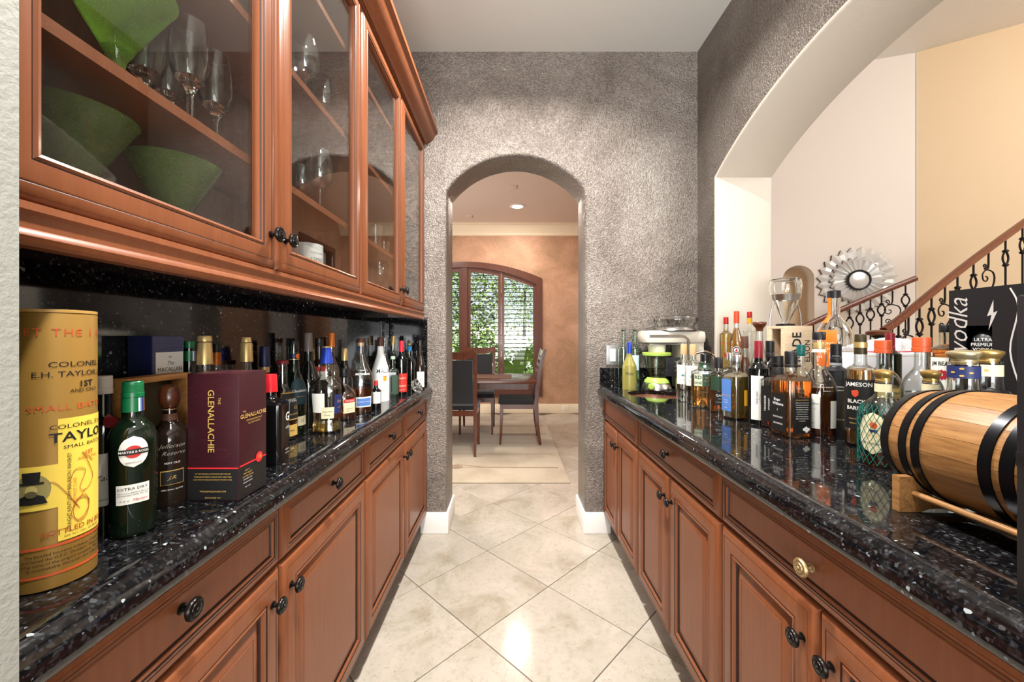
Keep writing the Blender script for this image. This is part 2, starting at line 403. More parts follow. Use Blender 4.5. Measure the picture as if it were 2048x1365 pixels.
# dining room shell
wx0, wx1, wcx = -1.925, .475, -.725
wpt = arch_pts(wx0, wx1, 2.125, 2.39, 26)
poly = [(-3.1, -.02), (-3.1, CZ + .1), (1.71, CZ + .1), (1.71, -.02)]
hole = [(wx0, .31)] + wpt + [(wx1, .31)]
def holed_wall(name, poly, hole, axis, a, b, mats, fm=None):
    tr = tessellate_polygon([[Vector((p[0], p[1], 0)) for p in poly], [Vector((p[0], p[1], 0)) for p in hole]])
    al = poly + hole; N = len(al); g = G()
    P = {'x': lambda u, v, w: (w, u, v), 'y': lambda u, v, w: (u, w, v)}[axis]
    V = [P(u, v, a) for u, v in al] + [P(u, v, b) for u, v in al]; Fc = []
    for t in tr: Fc.append(tuple(t)); Fc.append(tuple(i + N for i in t)[::-1])
    for lo, c in ((0, len(poly)), (len(poly), len(hole))):
        for i in range(c): p, q = lo + i, lo + (i + 1) % c; Fc.append((p, q, q + N, p + N))
    g.add(V, Fc); return struct(g.build(name, mats, smooth=30))
holed_wall('wall_dining_back', poly, hole, 'y', DB, DB + .18, M_tan)
struct(G().box(-3.2, -3.0, D1, DB, -.02, CZ).build('wall_dining_left', M_tan))
# side wall of the dining room with a doorway to the foyer (mirrored in the left backsplash)
holed_wall('wall_dining_right', [(D1, -.02), (D1, 5.1), (DB + .4, 5.1), (DB + .4, -.02)],
           [(5.1, 0.0), (5.1, 2.5), (5.95, 2.5), (5.95, 0.0)], 'x', 1.62, 1.71, [M_tan])
g = G(); g.box(1.60, 1.73, 5.02, 5.10, 0, 2.58); g.box(1.60, 1.73, 5.95, 6.03, 0, 2.58); g.box(1.60, 1.73, 5.10, 5.95, 2.5, 2.58)
struct(g.build('trim_1', M_shut))
prof = [(0, CZ), (-.13, CZ), (-.13, CZ - .018), (-.10, CZ - .03), (-.085, CZ - .06), (-.05, CZ - .10), (-.03, CZ - .125), (-.018, CZ - .14), (-.018, CZ - .16), (0, CZ - .175)]
struct(G().prism([(DB + u, v) for u, v in prof], 'x', -3, 1.62).build('trim_2', M_crown, smooth=25))
# foyer
CX, CYY = 5.51, 5.30; FZ = 5.085
dw = Vector((-3.158, 1, 0)).normalized(); dr = Vector((1.611, -1, 0)).normalized()
def wall_frame(org, d): return Matrix(((d.x, -d.y, 0, org[0]), (d.y, d.x, 0, org[1]), (0, 0, 1, 0), (0, 0, 0, 1)))
Wm = wall_frame((CX, CYY, 0), dw)       # local x along the white wall to the left, local y: -y is... behind
niche = [(p[0], p[1]) for p in arch_pts(1.165, 1.56, 2.08, 2.27, 18)]
poly = [(0, -.02), (0, FZ), (4.6, FZ), (4.6, -.02), (1.56, -.02)] + niche[::-1] + [(1.165, -.02)]
side = -1 if (Wm @ Vector((0, 1, 0))).y < CYY else 1       # push away from the lens
struct(G().prism(poly, 'y', 0, .3 * side).xf(Wm).build('wall_foyer', M_white, smooth=30))
struct(G().box(1.0, 1.75, .3 * side - .02, .3 * side + .02, 0, 2.5).xf(Wm).build('wall_niche', M_warm))
Rm = wall_frame((CX, CYY, 0), dr); s2 = -1 if (Rm @ Vector((0, 1, 0))).y < CYY else 1
struct(G().box(0, 5.5, 0, .2 * s2, -.02, FZ).xf(Rm).build('wall_stairs', M_warm))
struct(G().tube([(CX + .004, CYY + .012, 0), (CX + .004, CYY + .012, FZ)], .02, 12).build('trim_3', M_cream))
struct(G().box(XR2 - .2, 11, -2.2, 7.4, FZ, FZ + .1).build('ceiling_foyer', M_trim))
struct(G().box(XR2 - .165, XR2, -2.2, D1, CZ + .08, FZ).build('wall_foyer_left', M_cream))
struct(G().box(XR2, 1.64, D0, D1, -.02, FZ).build('wall_foyer_corner', M_cream))
struct(G().box(9.5, 9.7, -2.2, 4, -.02, FZ).build('wall_foyer_right', M_cream))
struct(G().box(XR2, 9.7, -2.4, -2.2, -.02, FZ).build('wall_foyer_near', M_cream))
struct(G().box(XR2, 9.7, -2.2, 6.9, -.004, .0).build('floor_foyer', M_tile, smooth=0))

# ================================================================ CABINETS
def rect(x, s, y0, y1, z0, z1, ins, out):
    X = x + s * out
    return [(X, y0 + ins, z0 + ins), (X, y1 - ins, z0 + ins), (X, y1 - ins, z1 - ins), (X, y0 + ins, z1 - ins)]
def ring_door(name, parent, x, s, y0, y1, z0, z1, rings, center=True):
    """moulded front built of mitred rings: (inset, height, slot)"""
    g = G(); rs = [rect(x, s, y0, y1, z0, z1, i, h) for i, h, m in rings]
    for k in range(len(rs) - 1): g.rings([rs[k], rs[k + 1]], rings[k + 1][2], False, False)
    if center: g.add(rs[-1], [(0, 1, 2, 3)], 0); g.add(rs[0], [(0, 1, 2, 3)], 0)
    else: g.rings([rs[-1], rs[0]], 0, False, False)
    return g.build(name, [M_wood, M_glaze], parent, smooth=30)
EDGE = [(0, -.02, 0), (0, -.0135, 0), (.001, -.0105, 0), (.004, -.0068, 0), (.009, -.0034, 0), (.015, -.0012, 0), (.0195, -.0004, 0), (.0208, -.0012, 1), (.0222, -.0004, 0), (.0236, .0, 0)]
DOOR = EDGE + [(.052, 0, 0), (.0532, -.0018, 1), (.0548, -.0018, 1), (.058, .0004, 0), (.062, -.0008, 0), (.066, -.006, 0), (.068, -.0105, 1), (.0705, -.0105, 1)]
PANEL = [(.0705, -.0105, 0), (.094, -.0025, 0), (.0955, -.003, 1), (.097, -.0018, 0)]
DRAW = EDGE + [(.025, 0, 0), (.0262, -.0015, 1), (.0278, -.0015, 1), (.031, .0004, 0), (.034, -.003, 0), (.0355, -.0062, 1), (.0372, -.0062, 1)]
DPAN = [(.0372, -.0062, 0), (.039, -.0048, 0)]
GLASSD = EDGE + [(.046, 0, 0), (.0472, -.0018, 1), (.0486, -.0018, 1), (.052, .0006, 0), (.056, -.001, 0), (.0575, -.004, 1), (.0585, -.010, 0), (.0585, -.02, 0)]
KN = [(.0, 0), (.0085, 0), (.0085, .002), (.0045, .004), (.004, .010), (.0055, .0145), (.0075, .0155), (.015, .0165), (.0172, .019), (.0172, .022), (.0155, .0245),
      (.0128, .0252), (.012, .0244), (.0098, .0244), (.0092, .0258), (.0052, .0272), (.0046, .0264), (.0032, .0264), (.0026, .028), (0, .0285)]
km = {}
def knob(parent, x, s, y, z, m=None, lab=None, sc=1.0):
    m = m or M_knob
    k = (s, m.name)
    if k not in km:
        g = G().lathe([(r * sc, zz * sc) for r, zz in KN[1:]], (0, 0, 0), 'x' if s > 0 else '-x', 24); n = 26
        for i in range(n):     # beaded rim
            a = 2 * math.pi * i / n; c = Vector((s * .0238, .0142 * math.cos(a), .0142 * math.sin(a)))
            g.add([c + Vector(d) * .0013 for d in ((s, 0, 0), (0, 1, 0), (0, 0, 1), (0, -1, 0), (0, 0, -1))], [(0, 1, 2), (0, 2, 3), (0, 3, 4), (0, 4, 1)])
        km[k] = g.mesh('knob', m, 40, fix=True)
    o = bpy.data.objects.new('knob', km[k]); COL.objects.link(o); o.location = (x, y, z); attach(o, parent)
    if lab: o['label'] = lab
    return o
g_ = .002
def base_unit(label, xw, xf, s, y0, y1, fronts, toe, top=.866):
    """xw wall side, xf front plane of the doors, s outward direction"""
    t = thing('base_cabinet', label, 'cabinet', ((xw + xf) / 2, (y0 + y1) / 2, 0), 0, 'base cabinets along the pantry')
    xb = xf - s * .0205; g = G()
    lo, hi = sorted((xw, xb)); g.box(lo, hi, y0 + .001, y1 - .001, .105, top)
    if top < .86: G().box(*sorted((xb, xb - s * .011)), y0 + .001, y1 - .001, top + .0005, .8655).build('front_rail', M_wood, t, smooth=0)
    g.build('carcass', M_wood, t, smooth=0)
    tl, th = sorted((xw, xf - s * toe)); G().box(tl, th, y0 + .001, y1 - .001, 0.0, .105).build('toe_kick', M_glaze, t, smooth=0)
    for kind, a, b, kn, *ex in fronts:
        if kind == 'drawer':
            d = ring_door('drawer', t, xf, s, a + g_, b - g_, .721, .861, DRAW)
            ring_door('panel', d, xf, s, a + g_, b - g_, .721, .861, DPAN)
        else:
            d = ring_door('door', t, xf, s, a + g_, b - g_, .128, .714, DOOR)
            ring_door('panel', d, xf, s, a + g_, b - g_, .128, .714, PANEL)
        if kn: knob(d, xf, s, kn[0], kn[1], *ex)
    return t
zk, zd = .636, .806
XFL, XFR = -.517, .582
base_unit('long cherry base cabinet below the gold tube and the maroon carton', XL + .002, XFL, 1, .388, 1.409,
          [('drawer', .39, .888, (.615, zd)), ('drawer', .888, 1.409, (1.14, zd)), ('door', .39, .888, (.852, zk + .012)), ('door', .888, 1.409, (.924, zk + .012))], .10)
base_unit('far cherry base cabinet on the left, ending at the arched wall', XL + .002, XFL, 1, 1.411, 2.452,
          [('drawer', 1.411, 1.932, (1.68, zd)), ('drawer', 1.932, 2.452, (2.2, zd)), ('door', 1.411, 1.932, (1.9, zk + .012)), ('door', 1.932, 2.452, (1.966, zk + .012))], .10)
base_unit('cherry sink base cabinet with a false drawer front without a knob', XR - .002, XFR, -1, 1.795, 2.452,
          [('drawer', 1.795, 2.452, None), ('door', 1.795, 2.138, (2.108, zk)), ('door', 2.138, 2.452, (2.168, zk))], .10, .77)
base_unit('middle cherry base cabinet on the right, below the row of amber bottles', XR - .002, XFR, -1, 1.088, 1.793,
          [('drawer', 1.088, 1.793, (1.44, .80)), ('door', 1.088, 1.44, (1.408, zk)), ('door', 1.44, 1.793, (1.474, zk))], .10)
base_unit('near cherry base cabinet on the right with one worn brass knob', XR - .002, XFR, -1, .40, 1.086,
          [('drawer', .40, 1.086, (.755, .788), M_brass, 'worn brass knob'), ('door', .40, .744, (.708, zk)), ('door', .744, 1.086, (.778, zk))], .10)

# worktops: granite slabs with a rounded nose
def nose(xw, xf, s, n=10):
    r, q = .036, .014; zb = HC - .057; P = [(xw, HC)]
    for i in range(n + 1): a = R(90 - 90 * i / n); P.append((xf - s * r + s * r * math.cos(a), HC - r + r * math.sin(a)))
    for i in range(5): a = R(-90 * i / 4); P.append((xf - s * q + s * q * math.cos(a), zb + q + q * math.sin(a)))
    P.append((xw, zb)); return P
def flat_top(o):      # keep the broad faces flat, round only the nose
    for p in o.data.polygons: p.use_smooth = not (abs(p.normal.z) > .999 or abs(p.normal.y) > .999 or (abs(p.normal.x) > .999 and p.area > .02))
wt = G().prism(nose(XL + .002, -.485, 1), 'y', .3865, 2.4535).build('worktop', M_granite); flat_top(wt)
tag(wt, 'shallow black granite worktop on the left, under the glass-door cabinets', 'worktop')
SKX, SKY, SRX, SRY = .785, 2.10, .145, .152
nz = nose(XR - .002, .549, -1); zb = HC - .022      # 22 mm slab with a built-up front edge
slab = G().prism(nz[:-1] + [(.60, nz[-1][1]), (.60, zb), (XR - .002, zb)], 'y', .10, 2.4535).build('worktop', M_granite)
cut = G().lathe([(1, .7), (1, 1.2)], (0, 0, 0), 'z', 48).xf(Matrix.Translation((SKX, SKY, 0)) @ Matrix.Diagonal((SRX, SRY, 1, 1))).build('cut', M_granite)
bo = slab.modifiers.new('b', 'BOOLEAN'); bo.object = cut; bo.operation = 'DIFFERENCE'; bo.solver = 'EXACT'
bpy.context.view_layer.update(); dgp = bpy.context.evaluated_depsgraph_get()
nm = bpy.data.meshes.new_from_object(slab.evaluated_get(dgp)); slab.modifiers.clear(); slab.data = nm; flat_top(slab)
bpy.data.objects.remove(cut)
tag(slab, 'deep black granite worktop on the right with an oval sink cut-out', 'worktop')
sk = G().lathe([(1.0, -.002), (1.0, -.03), (.94, -.09), (.8, -.125), (.45, -.138), (.12, -.14), (.10, -.145)], (0, 0, 0), 'z', 40, 0, False, True)
sk.lathe([(1.06, -.002), (1.06, -.035), (.985, -.10), (.85, -.14), (.45, -.15), (.12, -.155), (.1, -.155)], (0, 0, 0), 'z', 40, 0, False, True)
sk.xf(Matrix.Translation((SKX, SKY, HC - .0215)) @ Matrix.Diagonal((SRX + .008, SRY + .008, .75, 1)))
tag(sk.build('sink', mat('hammered_copper', (204, 164, 144), .28, .8)), 'oval copper undermount sink in the right worktop', 'sink')
# backsplashes
bs = G().box(XL + .0005, XL + .014, .3865, 2.4535, HC, 1.384).build('backsplash', M_granite, smooth=0)
tag(bs, 'polished black granite backsplash behind the left bottles', 'backsplash')
bs = G().box(XL + .0145, -.517, D0 - .018, D0 - .0005, HC, 1.351).build('backsplash', M_granite, smooth=0)
tag(bs, 'black granite end splash beside the arch, at the far left', 'backsplash')
bs = G().box(.562, XR - .02, D0 - .018, D0 - .0005, HC, 1.037).build('backsplash', M_granite, smooth=0)
tag(bs, 'low black granite splash under the light switch', 'backsplash')
bs = G().box(XR - .018, XR - .0005, .10, D0 - .0005, HC, LEDGE - .031).build('backsplash', M_granite, smooth=0)
tag(bs, 'low black granite splash below the pass-through ledge', 'backsplash')
lg = G().cbox(XR - .012, XR2 + .01, .41, 2.237, LEDGE - .0295, LEDGE, .006).build('ledge', M_granite)
tag(lg, 'black granite ledge in the wide arched pass-through', 'ledge')

# upper cabinets with glass doors
XU = -.533
def upper_unit(label, y0, y1, knobs):
    t = thing('wall_cabinet', label, 'cabinet', (-.65, (y0 + y1) / 2, 1.386), 0, 'glass-door wall cabinets')
    z0, z1 = 1.386, 2.44; xb = XU - .021; xw = XL + .016
    G().box(xw, xw + .008, y0, y1, z0, z1).build('back_panel', M_woodin, t, smooth=0)
    for a, b in ((y0, y0 + .018), (y1 - .018, y1)): G().box(xw + .008, xb, a, b, z0, z1).build('side_panel', M_woodin, t, smooth=0)
    G().box(xw + .008, xb, y0 + .018, y1 - .018, z0, z0 + .018).build('bottom_panel', M_woodin, t, smooth=0)
    G().box(xw + .008, xb, y0 + .018, y1 - .018, z1 - .02, z1).build('top_panel', M_woodin, t, smooth=0)
    for z in (1.627, 1.932, 2.236):
        G().box(xw + .009, xb - .012, y0 + .019, y1 - .019, z - .018, z).build('shelf', M_wood, t, smooth=0)
    ym = (y0 + y1) / 2
    G().box(xb - .018, xb, ym - .02, ym + .02, z0 + .018, z1 - .02).build('center_stile', M_wood, t, smooth=0)
    for (a, b), ky in zip(((y0, ym), (ym, y1)), knobs):
        d = ring_door('door', t, XU, 1, a + g_, b - g_, 1.386, 2.434, GLASSD, False)
        G().box(XU - .0155, XU - .0125, a + .058, b - .058, 1.442, 2.378).build('glass_pane', M_pane, d, smooth=0)
        knob(d, XU, 1, ky, 1.462)
upper_unit('near cherry wall cabinet holding green goblets and cut crystal behind glass doors', .3875, 1.409, (.872, .927))
upper_unit('far cherry wall cabinet holding wine glasses behind glass doors', 1.411, 2.452, (1.897, 1.957))
cp = [(XL + .017, 2.443), (XU + .002, 2.443), (XU + .008, 2.436), (XU + .014, 2.438), (XU + .018, 2.446), (XU + .030, 2.450), (XU + .046, 2.462), (XU + .060, 2.484),
      (XU + .067, 2.500), (XU + .073, 2.503), (XU + .080, 2.507), (XU + .082, 2.524), (XL + .017, 2.524)]
o = G().prism(cp, 'y', .3865, 2.4535).build('crown_molding', M_wood, smooth=28)
tag(o, 'cherry crown molding along the top of the glass-door cabinets', 'molding')
lp = [(XU - .030, 1.385), (XU - .002, 1.385), (XU - .001, 1.376), (XU - .006, 1.372), (XU - .006, 1.356), (XU - .003, 1.353), (XU - .001, 1.347), (XU - .003, 1.341), (XU - .008, 1.337), (XU - .030, 1.337)]
o = G().prism(lp, 'y', .3865, 2.4535).build('light_rail', M_wood, smooth=28)
tag(o, 'cherry light rail under the glass-door cabinets', 'molding')
# light switch and outlet
t = thing('light_switch', 'white rocker light switch in a pewter plate beside the arch', 'switch', ((1224.5 - VX) / 318.6, D0, 1.125))
x0, x1 = (1212 - VX) / 318.6, (1237 - VX) / 318.6
G().cbox(x0, x1, D0 - .008, D0 - .0003, 1.055, 1.179, .003).build('plate', mat('pewter', (150, 148, 146), .4, .7), t)
G().cbox(x0 + .021, x1 - .021, D0 - .013, D0 - .0075, 1.078, 1.156, .002).build('rocker', M_trim, t)
t = thing('outlet_plate', 'gray outlet plate on the black splash behind the bottles', 'outlet', (XL + .014, 2.345, 1.27))
G().cbox(XL + .0143, XL + .019, 2.312, 2.382, 1.215, 1.325, .002).build('plate', mat('pewter', (150, 148, 146), .4, .7), t)
for z in (1.25, 1.29): G().cbox(XL + .0185, XL + .0205, 2.332, 2.362, z - .014, z + .014, .003).build('socket', M_black, t)

# ================================================================ FOYER
def lerp(a, b, t): return a + (b - a) * t
def rail_z(P, x):      # point on a polyline at a photo column
    for a, b in zip(P, P[1:]):
        ua, ub = VX + a.x / a.y * F, VX + b.x / b.y * F
        if ua <= x <= ub + 1e-6:
            t = (x - ua) / (ub - ua)
            lo, hi = 0.0, 1.0
            for _ in range(30):
                md = (lo + hi) / 2; q = a.lerp(b, md)
                if VX + q.x / q.y * F < x: lo = md
                else: hi = md
            return a.lerp(b, lo)
    return P[-1]
def knuckle(g, L):
    g.tube([(0, 0, 0), (0, 0, -.13)], .0085, 8); g.tube([(0, 0, -.27), (0, 0, -L)], .0085, 8)
    for z in (-.13, -.27):
        g.lathe([(.010, z - .016), (.019, z - .012), (.021, z), (.019, z + .012), (.010, z + .016)], seg=10)
        g.lathe([(.012, z - .005), (.026, z - .003), (.026, z + .003), (.012, z + .005)], seg=10)
    for s in (-1, 1):
        g.tube([(s * .042 * math.sin(math.pi * t / 12) ** .8, 0, -.13 - .14 * t / 12) for t in range(13)], .0085, 8)
def spiral(cx, cz, r0, turns, a0, s, n=26): return [(cx + s * r0 * (1 - .82 * t / n) * math.cos(a0 + turns * 2 * math.pi * t / n), 0, cz + r0 * (1 - .82 * t / n) * math.sin(a0 + turns * 2 * math.pi * t / n)) for t in range(n + 1)]
def scroll(g, L, s=1):
    g.tube([(0, 0, 0), (0, 0, -.14), (-.006 * s, 0, -.175), (-.03 * s, 0, -.19), (-.055 * s, 0, -.18)], .0085, 8)
    g.tube(spiral(-.055 * s, -.155, .028, 1.2, R(-90), s), .006, 6)
    big = [(.0, 0, -.19), (.06 * s, 0, -.21), (.085 * s, 0, -.26), (.07 * s, 0, -.33), (.03 * s, 0, -.38), (-.02 * s, 0, -.42)]
    g.tube(smooth_path(big, 5), .007, 6)
    g.tube(smooth_path([(0, 0, -.19), (-.05 * s, 0, -.2), (-.085 * s, 0, -.24), (-.075 * s, 0, -.29), (-.04 * s, 0, -.305), (-.015 * s, 0, -.285), (-.02 * s, 0, -.26), (-.04 * s, 0, -.258)], 5), .006, 6)
    g.tube(spiral(-.05 * s, -.40, .038, 1.3, R(-60), s), .006, 6)
    g.tube([(-.01 * s, 0, -.43), (0, 0, -.50), (0, 0, -L)], .0085, 8)
def smooth_path(P, n=4):
    P = [Vector(p) for p in P]; out = []
    for i in range(len(P) - 1):
        p0, p1, p2, p3 = P[max(i - 1, 0)], P[i], P[i + 1], P[min(i + 2, len(P) - 1)]
        for k in range(n):
            t = k / n
            out.append(.5 * ((2 * p1) + (p2 - p0) * t + (2 * p0 - 5 * p1 + 4 * p2 - p3) * t * t + (3 * p1 - p0 - 3 * p2 + p3) * t ** 3))
    out.append(P[-1]); return out
gk = G(); knuckle(gk, .80); mk = gk.mesh('baluster', M_iron, 40)
gs = G(); scroll(gs, .80); ms = gs.mesh('baluster', M_iron, 40)
def railing(label, P, cols, kinds, volute=None):
    d = (P[-1] - P[0]); rz = math.atan2(d.y, d.x)
    t = thing('stair_railing', label, 'railing', (P[0].x, P[0].y, P[0].z - .9), 0, 'foyer stair railings')
    Q = smooth_path(P, 5); g = G(); prof = [(-.030, -.012), (-.034, .004), (-.028, .024), (-.012, .034), (.012, .034), (.028, .024), (.034, .004), (.030, -.012), (.016, -.020), (.016, -.030), (-.016, -.030), (-.016, -.020)]
    rs = []
    for i, q in enumerate(Q):
        tg = (Q[min(i + 1, len(Q) - 1)] - Q[max(i - 1, 0)]).normalized(); sd = tg.cross(Vector((0, 0, 1))).normalized(); up = sd.cross(tg)
        rs.append([q + sd * a + up * b for a, b in prof])
    g.rings(rs).build('handrail', M_rail, t)
    if volute:
        v = volute; g = G(); g.lathe([(.02, -.02), (.075, -.018), (.09, -.006), (.09, .012), (.07, .024), (.02, .03)], v, 'z', 24)
        g.build('volute', M_rail, t)
        G().lathe([(.024, -.85), (.024, -.05), (.05, -.03), (.05, -.02)], v, 'z', 12).build('newel_post', M_iron, t)
    for u, kd in zip(cols, kinds):
        p = rail_z(Q, u); o = bpy.data.objects.new('baluster', mk if kd == 'k' else ms); COL.objects.link(o)
        o.location = p - Vector((0, 0, .02)); o.rotation_euler = (0, 0, rz); attach(o, t)
    return Q
P1 = [pt(1566, 672, 5.12), pt(1612, 652, 5.08), pt(1700, 612, 4.98), pt(1780, 578, 4.88), pt(1832, 557, 4.82)]
Q1 = railing('stair railing with iron scrolls along the white wall, in front of the sunburst mirror', P1, [1577, 1600, 1627, 1652, 1680, 1699, 1720, 1741, 1763, 1785, 1811], 'kskkskkkksk')
P2 = [pt(1768, 662, 3.55), pt(1800, 639, 3.58), pt(1841, 605, 3.63), pt(1898, 558, 3.72), pt(1967, 505, 3.84), pt(2048, 446, 3.98), pt(2110, 402, 4.1)]
Q2 = railing('nearer stair railing with a turned volute, rising to the upper right', P2, [1797, 1817, 1839, 1863, 1890, 1915, 1947, 1977, 2011, 2045, 2075], 'kskkskkskkk', pt(1757, 667, 3.53))
t = thing('staircase', 'pale stair steps between the two iron railings', 'staircase', (4.2, 4.3, 0))
def at_z(Q, z):
    for a, b in zip(Q, Q[1:]):
        if a.z <= z <= b.z: return a.lerp(b, (z - a.z) / (b.z - a.z))
    return Q[0] if z < Q[0].z else Q[-1] + (Q[-1] - Q[-2]).normalized() * ((z - Q[-1].z) * 1.6)
for k in range(6):
    za, zb = 1.10 + .17 * k, 1.27 + .17 * k
    a, b, c, d = at_z(Q2, za), at_z(Q2, zb), at_z(Q1, zb), at_z(Q1, za)
    if k == 0: a = a - Vector((.3, 0, 0)); d = d - Vector((.3, 0, 0))
    z = .17 * (k + 1)
    G().rings([[(p.x, p.y, 0.0) for p in (a, b, c, d)], [(p.x, p.y, z) for p in (a, b, c, d)]]).build('step', M_cream, t, smooth=0)
# sunburst mirror: two tiers of faceted glass petals around a round glass
mc = pt(1711, 562, 5.505); nrm = Vector((dw.y, -dw.x, 0)); nrm = nrm if nrm.y < 0 else -nrm
mu = dw * -1; mv = Vector((0, 0, 1))
M_mirror = mat('mirror_glass', (236, 236, 234), .18, .35); M_dark = mat('mirror_edge', (52, 54, 56), .3, .5)
t = thing('sunburst_mirror', 'round sunburst mirror of faceted glass petals on the white foyer wall', 'mirror', mc)
mf = Matrix(((mu.x, mv.x, nrm.x, mc.x), (mu.y, mv.y, nrm.y, mc.y), (mu.z, mv.z, nrm.z, mc.z), (0, 0, 0, 1)))
def petal(r0, r1, w0, w1, zb, zt):      # folded pointed petal standing off the wall
    g = G(); V = [(r0, -w0, zb), (r0, w0, zb), (r1 * .86, w1, zb), (r1, 0, zb), (r1 * .86, -w1, zb),
                  (r0, -w0, zt * .55), (r0, w0, zt * .55), (r1 * .86, w1, zt * .5), (r1, 0, zt * .6), (r1 * .86, -w1, zt * .5), (r0, 0, zt * .8), (r1 * .86, 0, zt)]
    g.add(V, [(10, 6, 7, 11), (10, 11, 9, 5), (11, 7, 8), (11, 8, 9)], 0)
    g.add(V, [(0, 1, 6, 10, 5), (1, 2, 7, 6), (2, 3, 8, 7), (3, 4, 9, 8), (4, 0, 5, 9), (0, 4, 3, 2, 1)], 1); return g
pm1 = petal(.20, .47, .026, .060, .002, .05).mesh('petal', [M_mirror, M_dark], 0)
pm2 = petal(.12, .33, .016, .042, .03, .10).mesh('petal', [M_mirror, M_dark], 0)
for k in range(24):
    for me, off in ((pm1, .5), (pm2, 0)):
        o = bpy.data.objects.new('petal', me); COL.objects.link(o); o.matrix_world = mf @ Matrix.Rotation(2 * math.pi * (k + off) / 24, 4, 'Z'); o.matrix_basis = mf @ Matrix.Rotation(2 * math.pi * (k + off) / 24, 4, 'Z'); attach(o, t)
G().lathe([(.03, .0), (.30, .0), (.30, .025), (.03, .03)], seg=32).xf(mf).build('backing', M_dark, t)
G().lathe([(.118, .06), (.135, .06), (.14, .10), (.13, .112), (.118, .108)], seg=40, cap0=False, cap1=False).xf(mf).build('ring', M_dark, t)
G().lathe([(.121, .03), (.121, .092), (.10, .10)], seg=40).xf(mf).build('center_mirror', M_mirror, t)

# ================================================================ DINING ROOM
# window: wood casing, four shutter panels with louvers
g = G(); casing = [(wx0, .31)] + wpt + [(wx1, .31)]
def ring_frame(outer, inner, ya, yb): return [[(u, ya, v) for u, v in outer], [(u, yb, v) for u, v in outer], [(u, yb, v) for u, v in inner], [(u, ya, v) for u, v in inner]]
def inset_arch(d): return [(wx0 + d, .31 + d)] + [(p[0] + (d if p[0] < wcx else -d) * min(1, abs(p[0] - wcx) / 1.2), p[1] - d) for p in wpt] + [(wx1 - d, .31 + d)]
o_out = [(wx0 - .0, .31)] + wpt + [(wx1, .31)]
r4 = ring_frame(inset_arch(-.035), inset_arch(.055), DB - .035, DB + .10)
g.rings([r4[0], r4[1]], 0, False, False); g.rings([r4[1], r4[2]], 0, False, False); g.rings([r4[2], r4[3]], 0, False, False); g.rings([r4[3], r4[0]], 0, False, False)
win = struct(g.build('window_1', M_shut, smooth=30))
win['label'] = 'arched dining room window in a dark wood frame'
def arch_z(x, d=.055):
    A = inset_arch(d)[1:-1]
    for a, b in zip(A, A[1:]):
        if a[0] <= x <= b[0]: return lerp(a[1], b[1], (x - a[0]) / (b[0] - a[0] + 1e-9))
    return A[-1][1] if x > 0 else A[0][1]
G().box(wx0 + .05, wx1 - .05, DB + .12, DB + .126, .36, 2.34).build('pane', M_wpane, win, smooth=0)
cols = [(wx0 + .055, -1.35), (-1.345, wcx - .045), (wcx + .045, -.145), (-.14, wx1 - .055)]
G().box(wcx - .043, wcx + .043, DB - .02, DB + .06, .36, arch_z(wcx) + .02).build('mullion', M_shut, win, smooth=0)
sl = G().rings([[(x, -.028, -.002), (x, 0, -.0045), (x, .028, -.002), (x, .028, .002), (x, 0, .0045), (x, -.028, .002)] for x in (-.5, .5)]).mesh('slat', mat('shutter_louver', (62, 50, 42), .5), 30)
for a, b in cols:
    pz = G(); n = 8; st = .048
    top = [(lerp(a, b, i / n), arch_z(lerp(a, b, i / n))) for i in range(n + 1)]
    out = [(a, .365)] + top + [(b, .365)]
    inn = [(a + st, .365 + .10)] + [(lerp(a + st, b - st, i / n), arch_z(lerp(a + st, b - st, i / n)) - .07) for i in range(n + 1)] + [(b - st, .465)]
    q = ring_frame(out, inn, DB + .005, DB + .04)
    for k in range(4): pz.rings([q[k], q[(k + 1) % 4]], 0, False, False)
    sp = pz.build('shutter', M_shut, win, smooth=30)
    z = .50
    while z < 2.36:
        lo, hi = a + st, b - st
        # the arch cuts the uppermost louvers short
        while hi - lo > .05 and arch_z(hi) - .08 < z: hi -= .02
        while hi - lo > .05 and arch_z(lo) - .08 < z: lo += .02
        if hi - lo > .06:
            o = bpy.data.objects.new('slat', sl); COL.objects.link(o); o.parent = sp
            o.location = ((lo + hi) / 2, DB + .022, z); o.scale = (hi - lo, 1, 1); o.rotation_euler = (R(-3), 0, 0)
        z += .0685
# garden beyond the window
gd = struct(G().box(-12, 1.7, DB + .3, 16, -.12, -.06).build('ground', mat('lawn', (96, 120, 60), .9), smooth=0))
def leafy(name, label, c, rad, n, ls, cols, seed, stems=()):
    rd = random.Random(seed); g = G()
    for i in range(n):
        while True:
            p = Vector((rd.uniform(-1, 1), rd.uniform(-1, 1), rd.uniform(-1, 1)))
            if .25 < p.length < 1: break
        p = Vector((p.x * rad[0], p.y * rad[1], p.z * rad[2])) + Vector(c)
        d = Vector((rd.gauss(0, 1), rd.gauss(0, 1), rd.gauss(0, .6))).normalized(); s = d.orthogonal().normalized(); L = ls * rd.uniform(.6, 1.3)
        up = d.cross(s) * .1
        g.add([p, p + d * L * .5 + s * L * .24 + up * L, p + d * L, p + d * L * .5 - s * L * .24 + up * L], [(0, 1, 2, 3)], i % len(cols))
    t = thing(name, label, 'shrub' if 'shrub' in name else 'tree', (c[0], c[1], 0))
    f = g.build('foliage', cols, t, smooth=0, fix=False); f['kind'] = 'stuff'
    G().tube([(c[0], c[1], -.06), (c[0] + .05, c[1], c[2])], [.07, .03], 8).build('trunk', mat('bark', (92, 76, 60), .9), t)
def leafmat(nm, c):
    m = mat(nm, c, .5); m.node_tree.nodes['Principled BSDF'].inputs['Subsurface Weight'].default_value = 0; return m
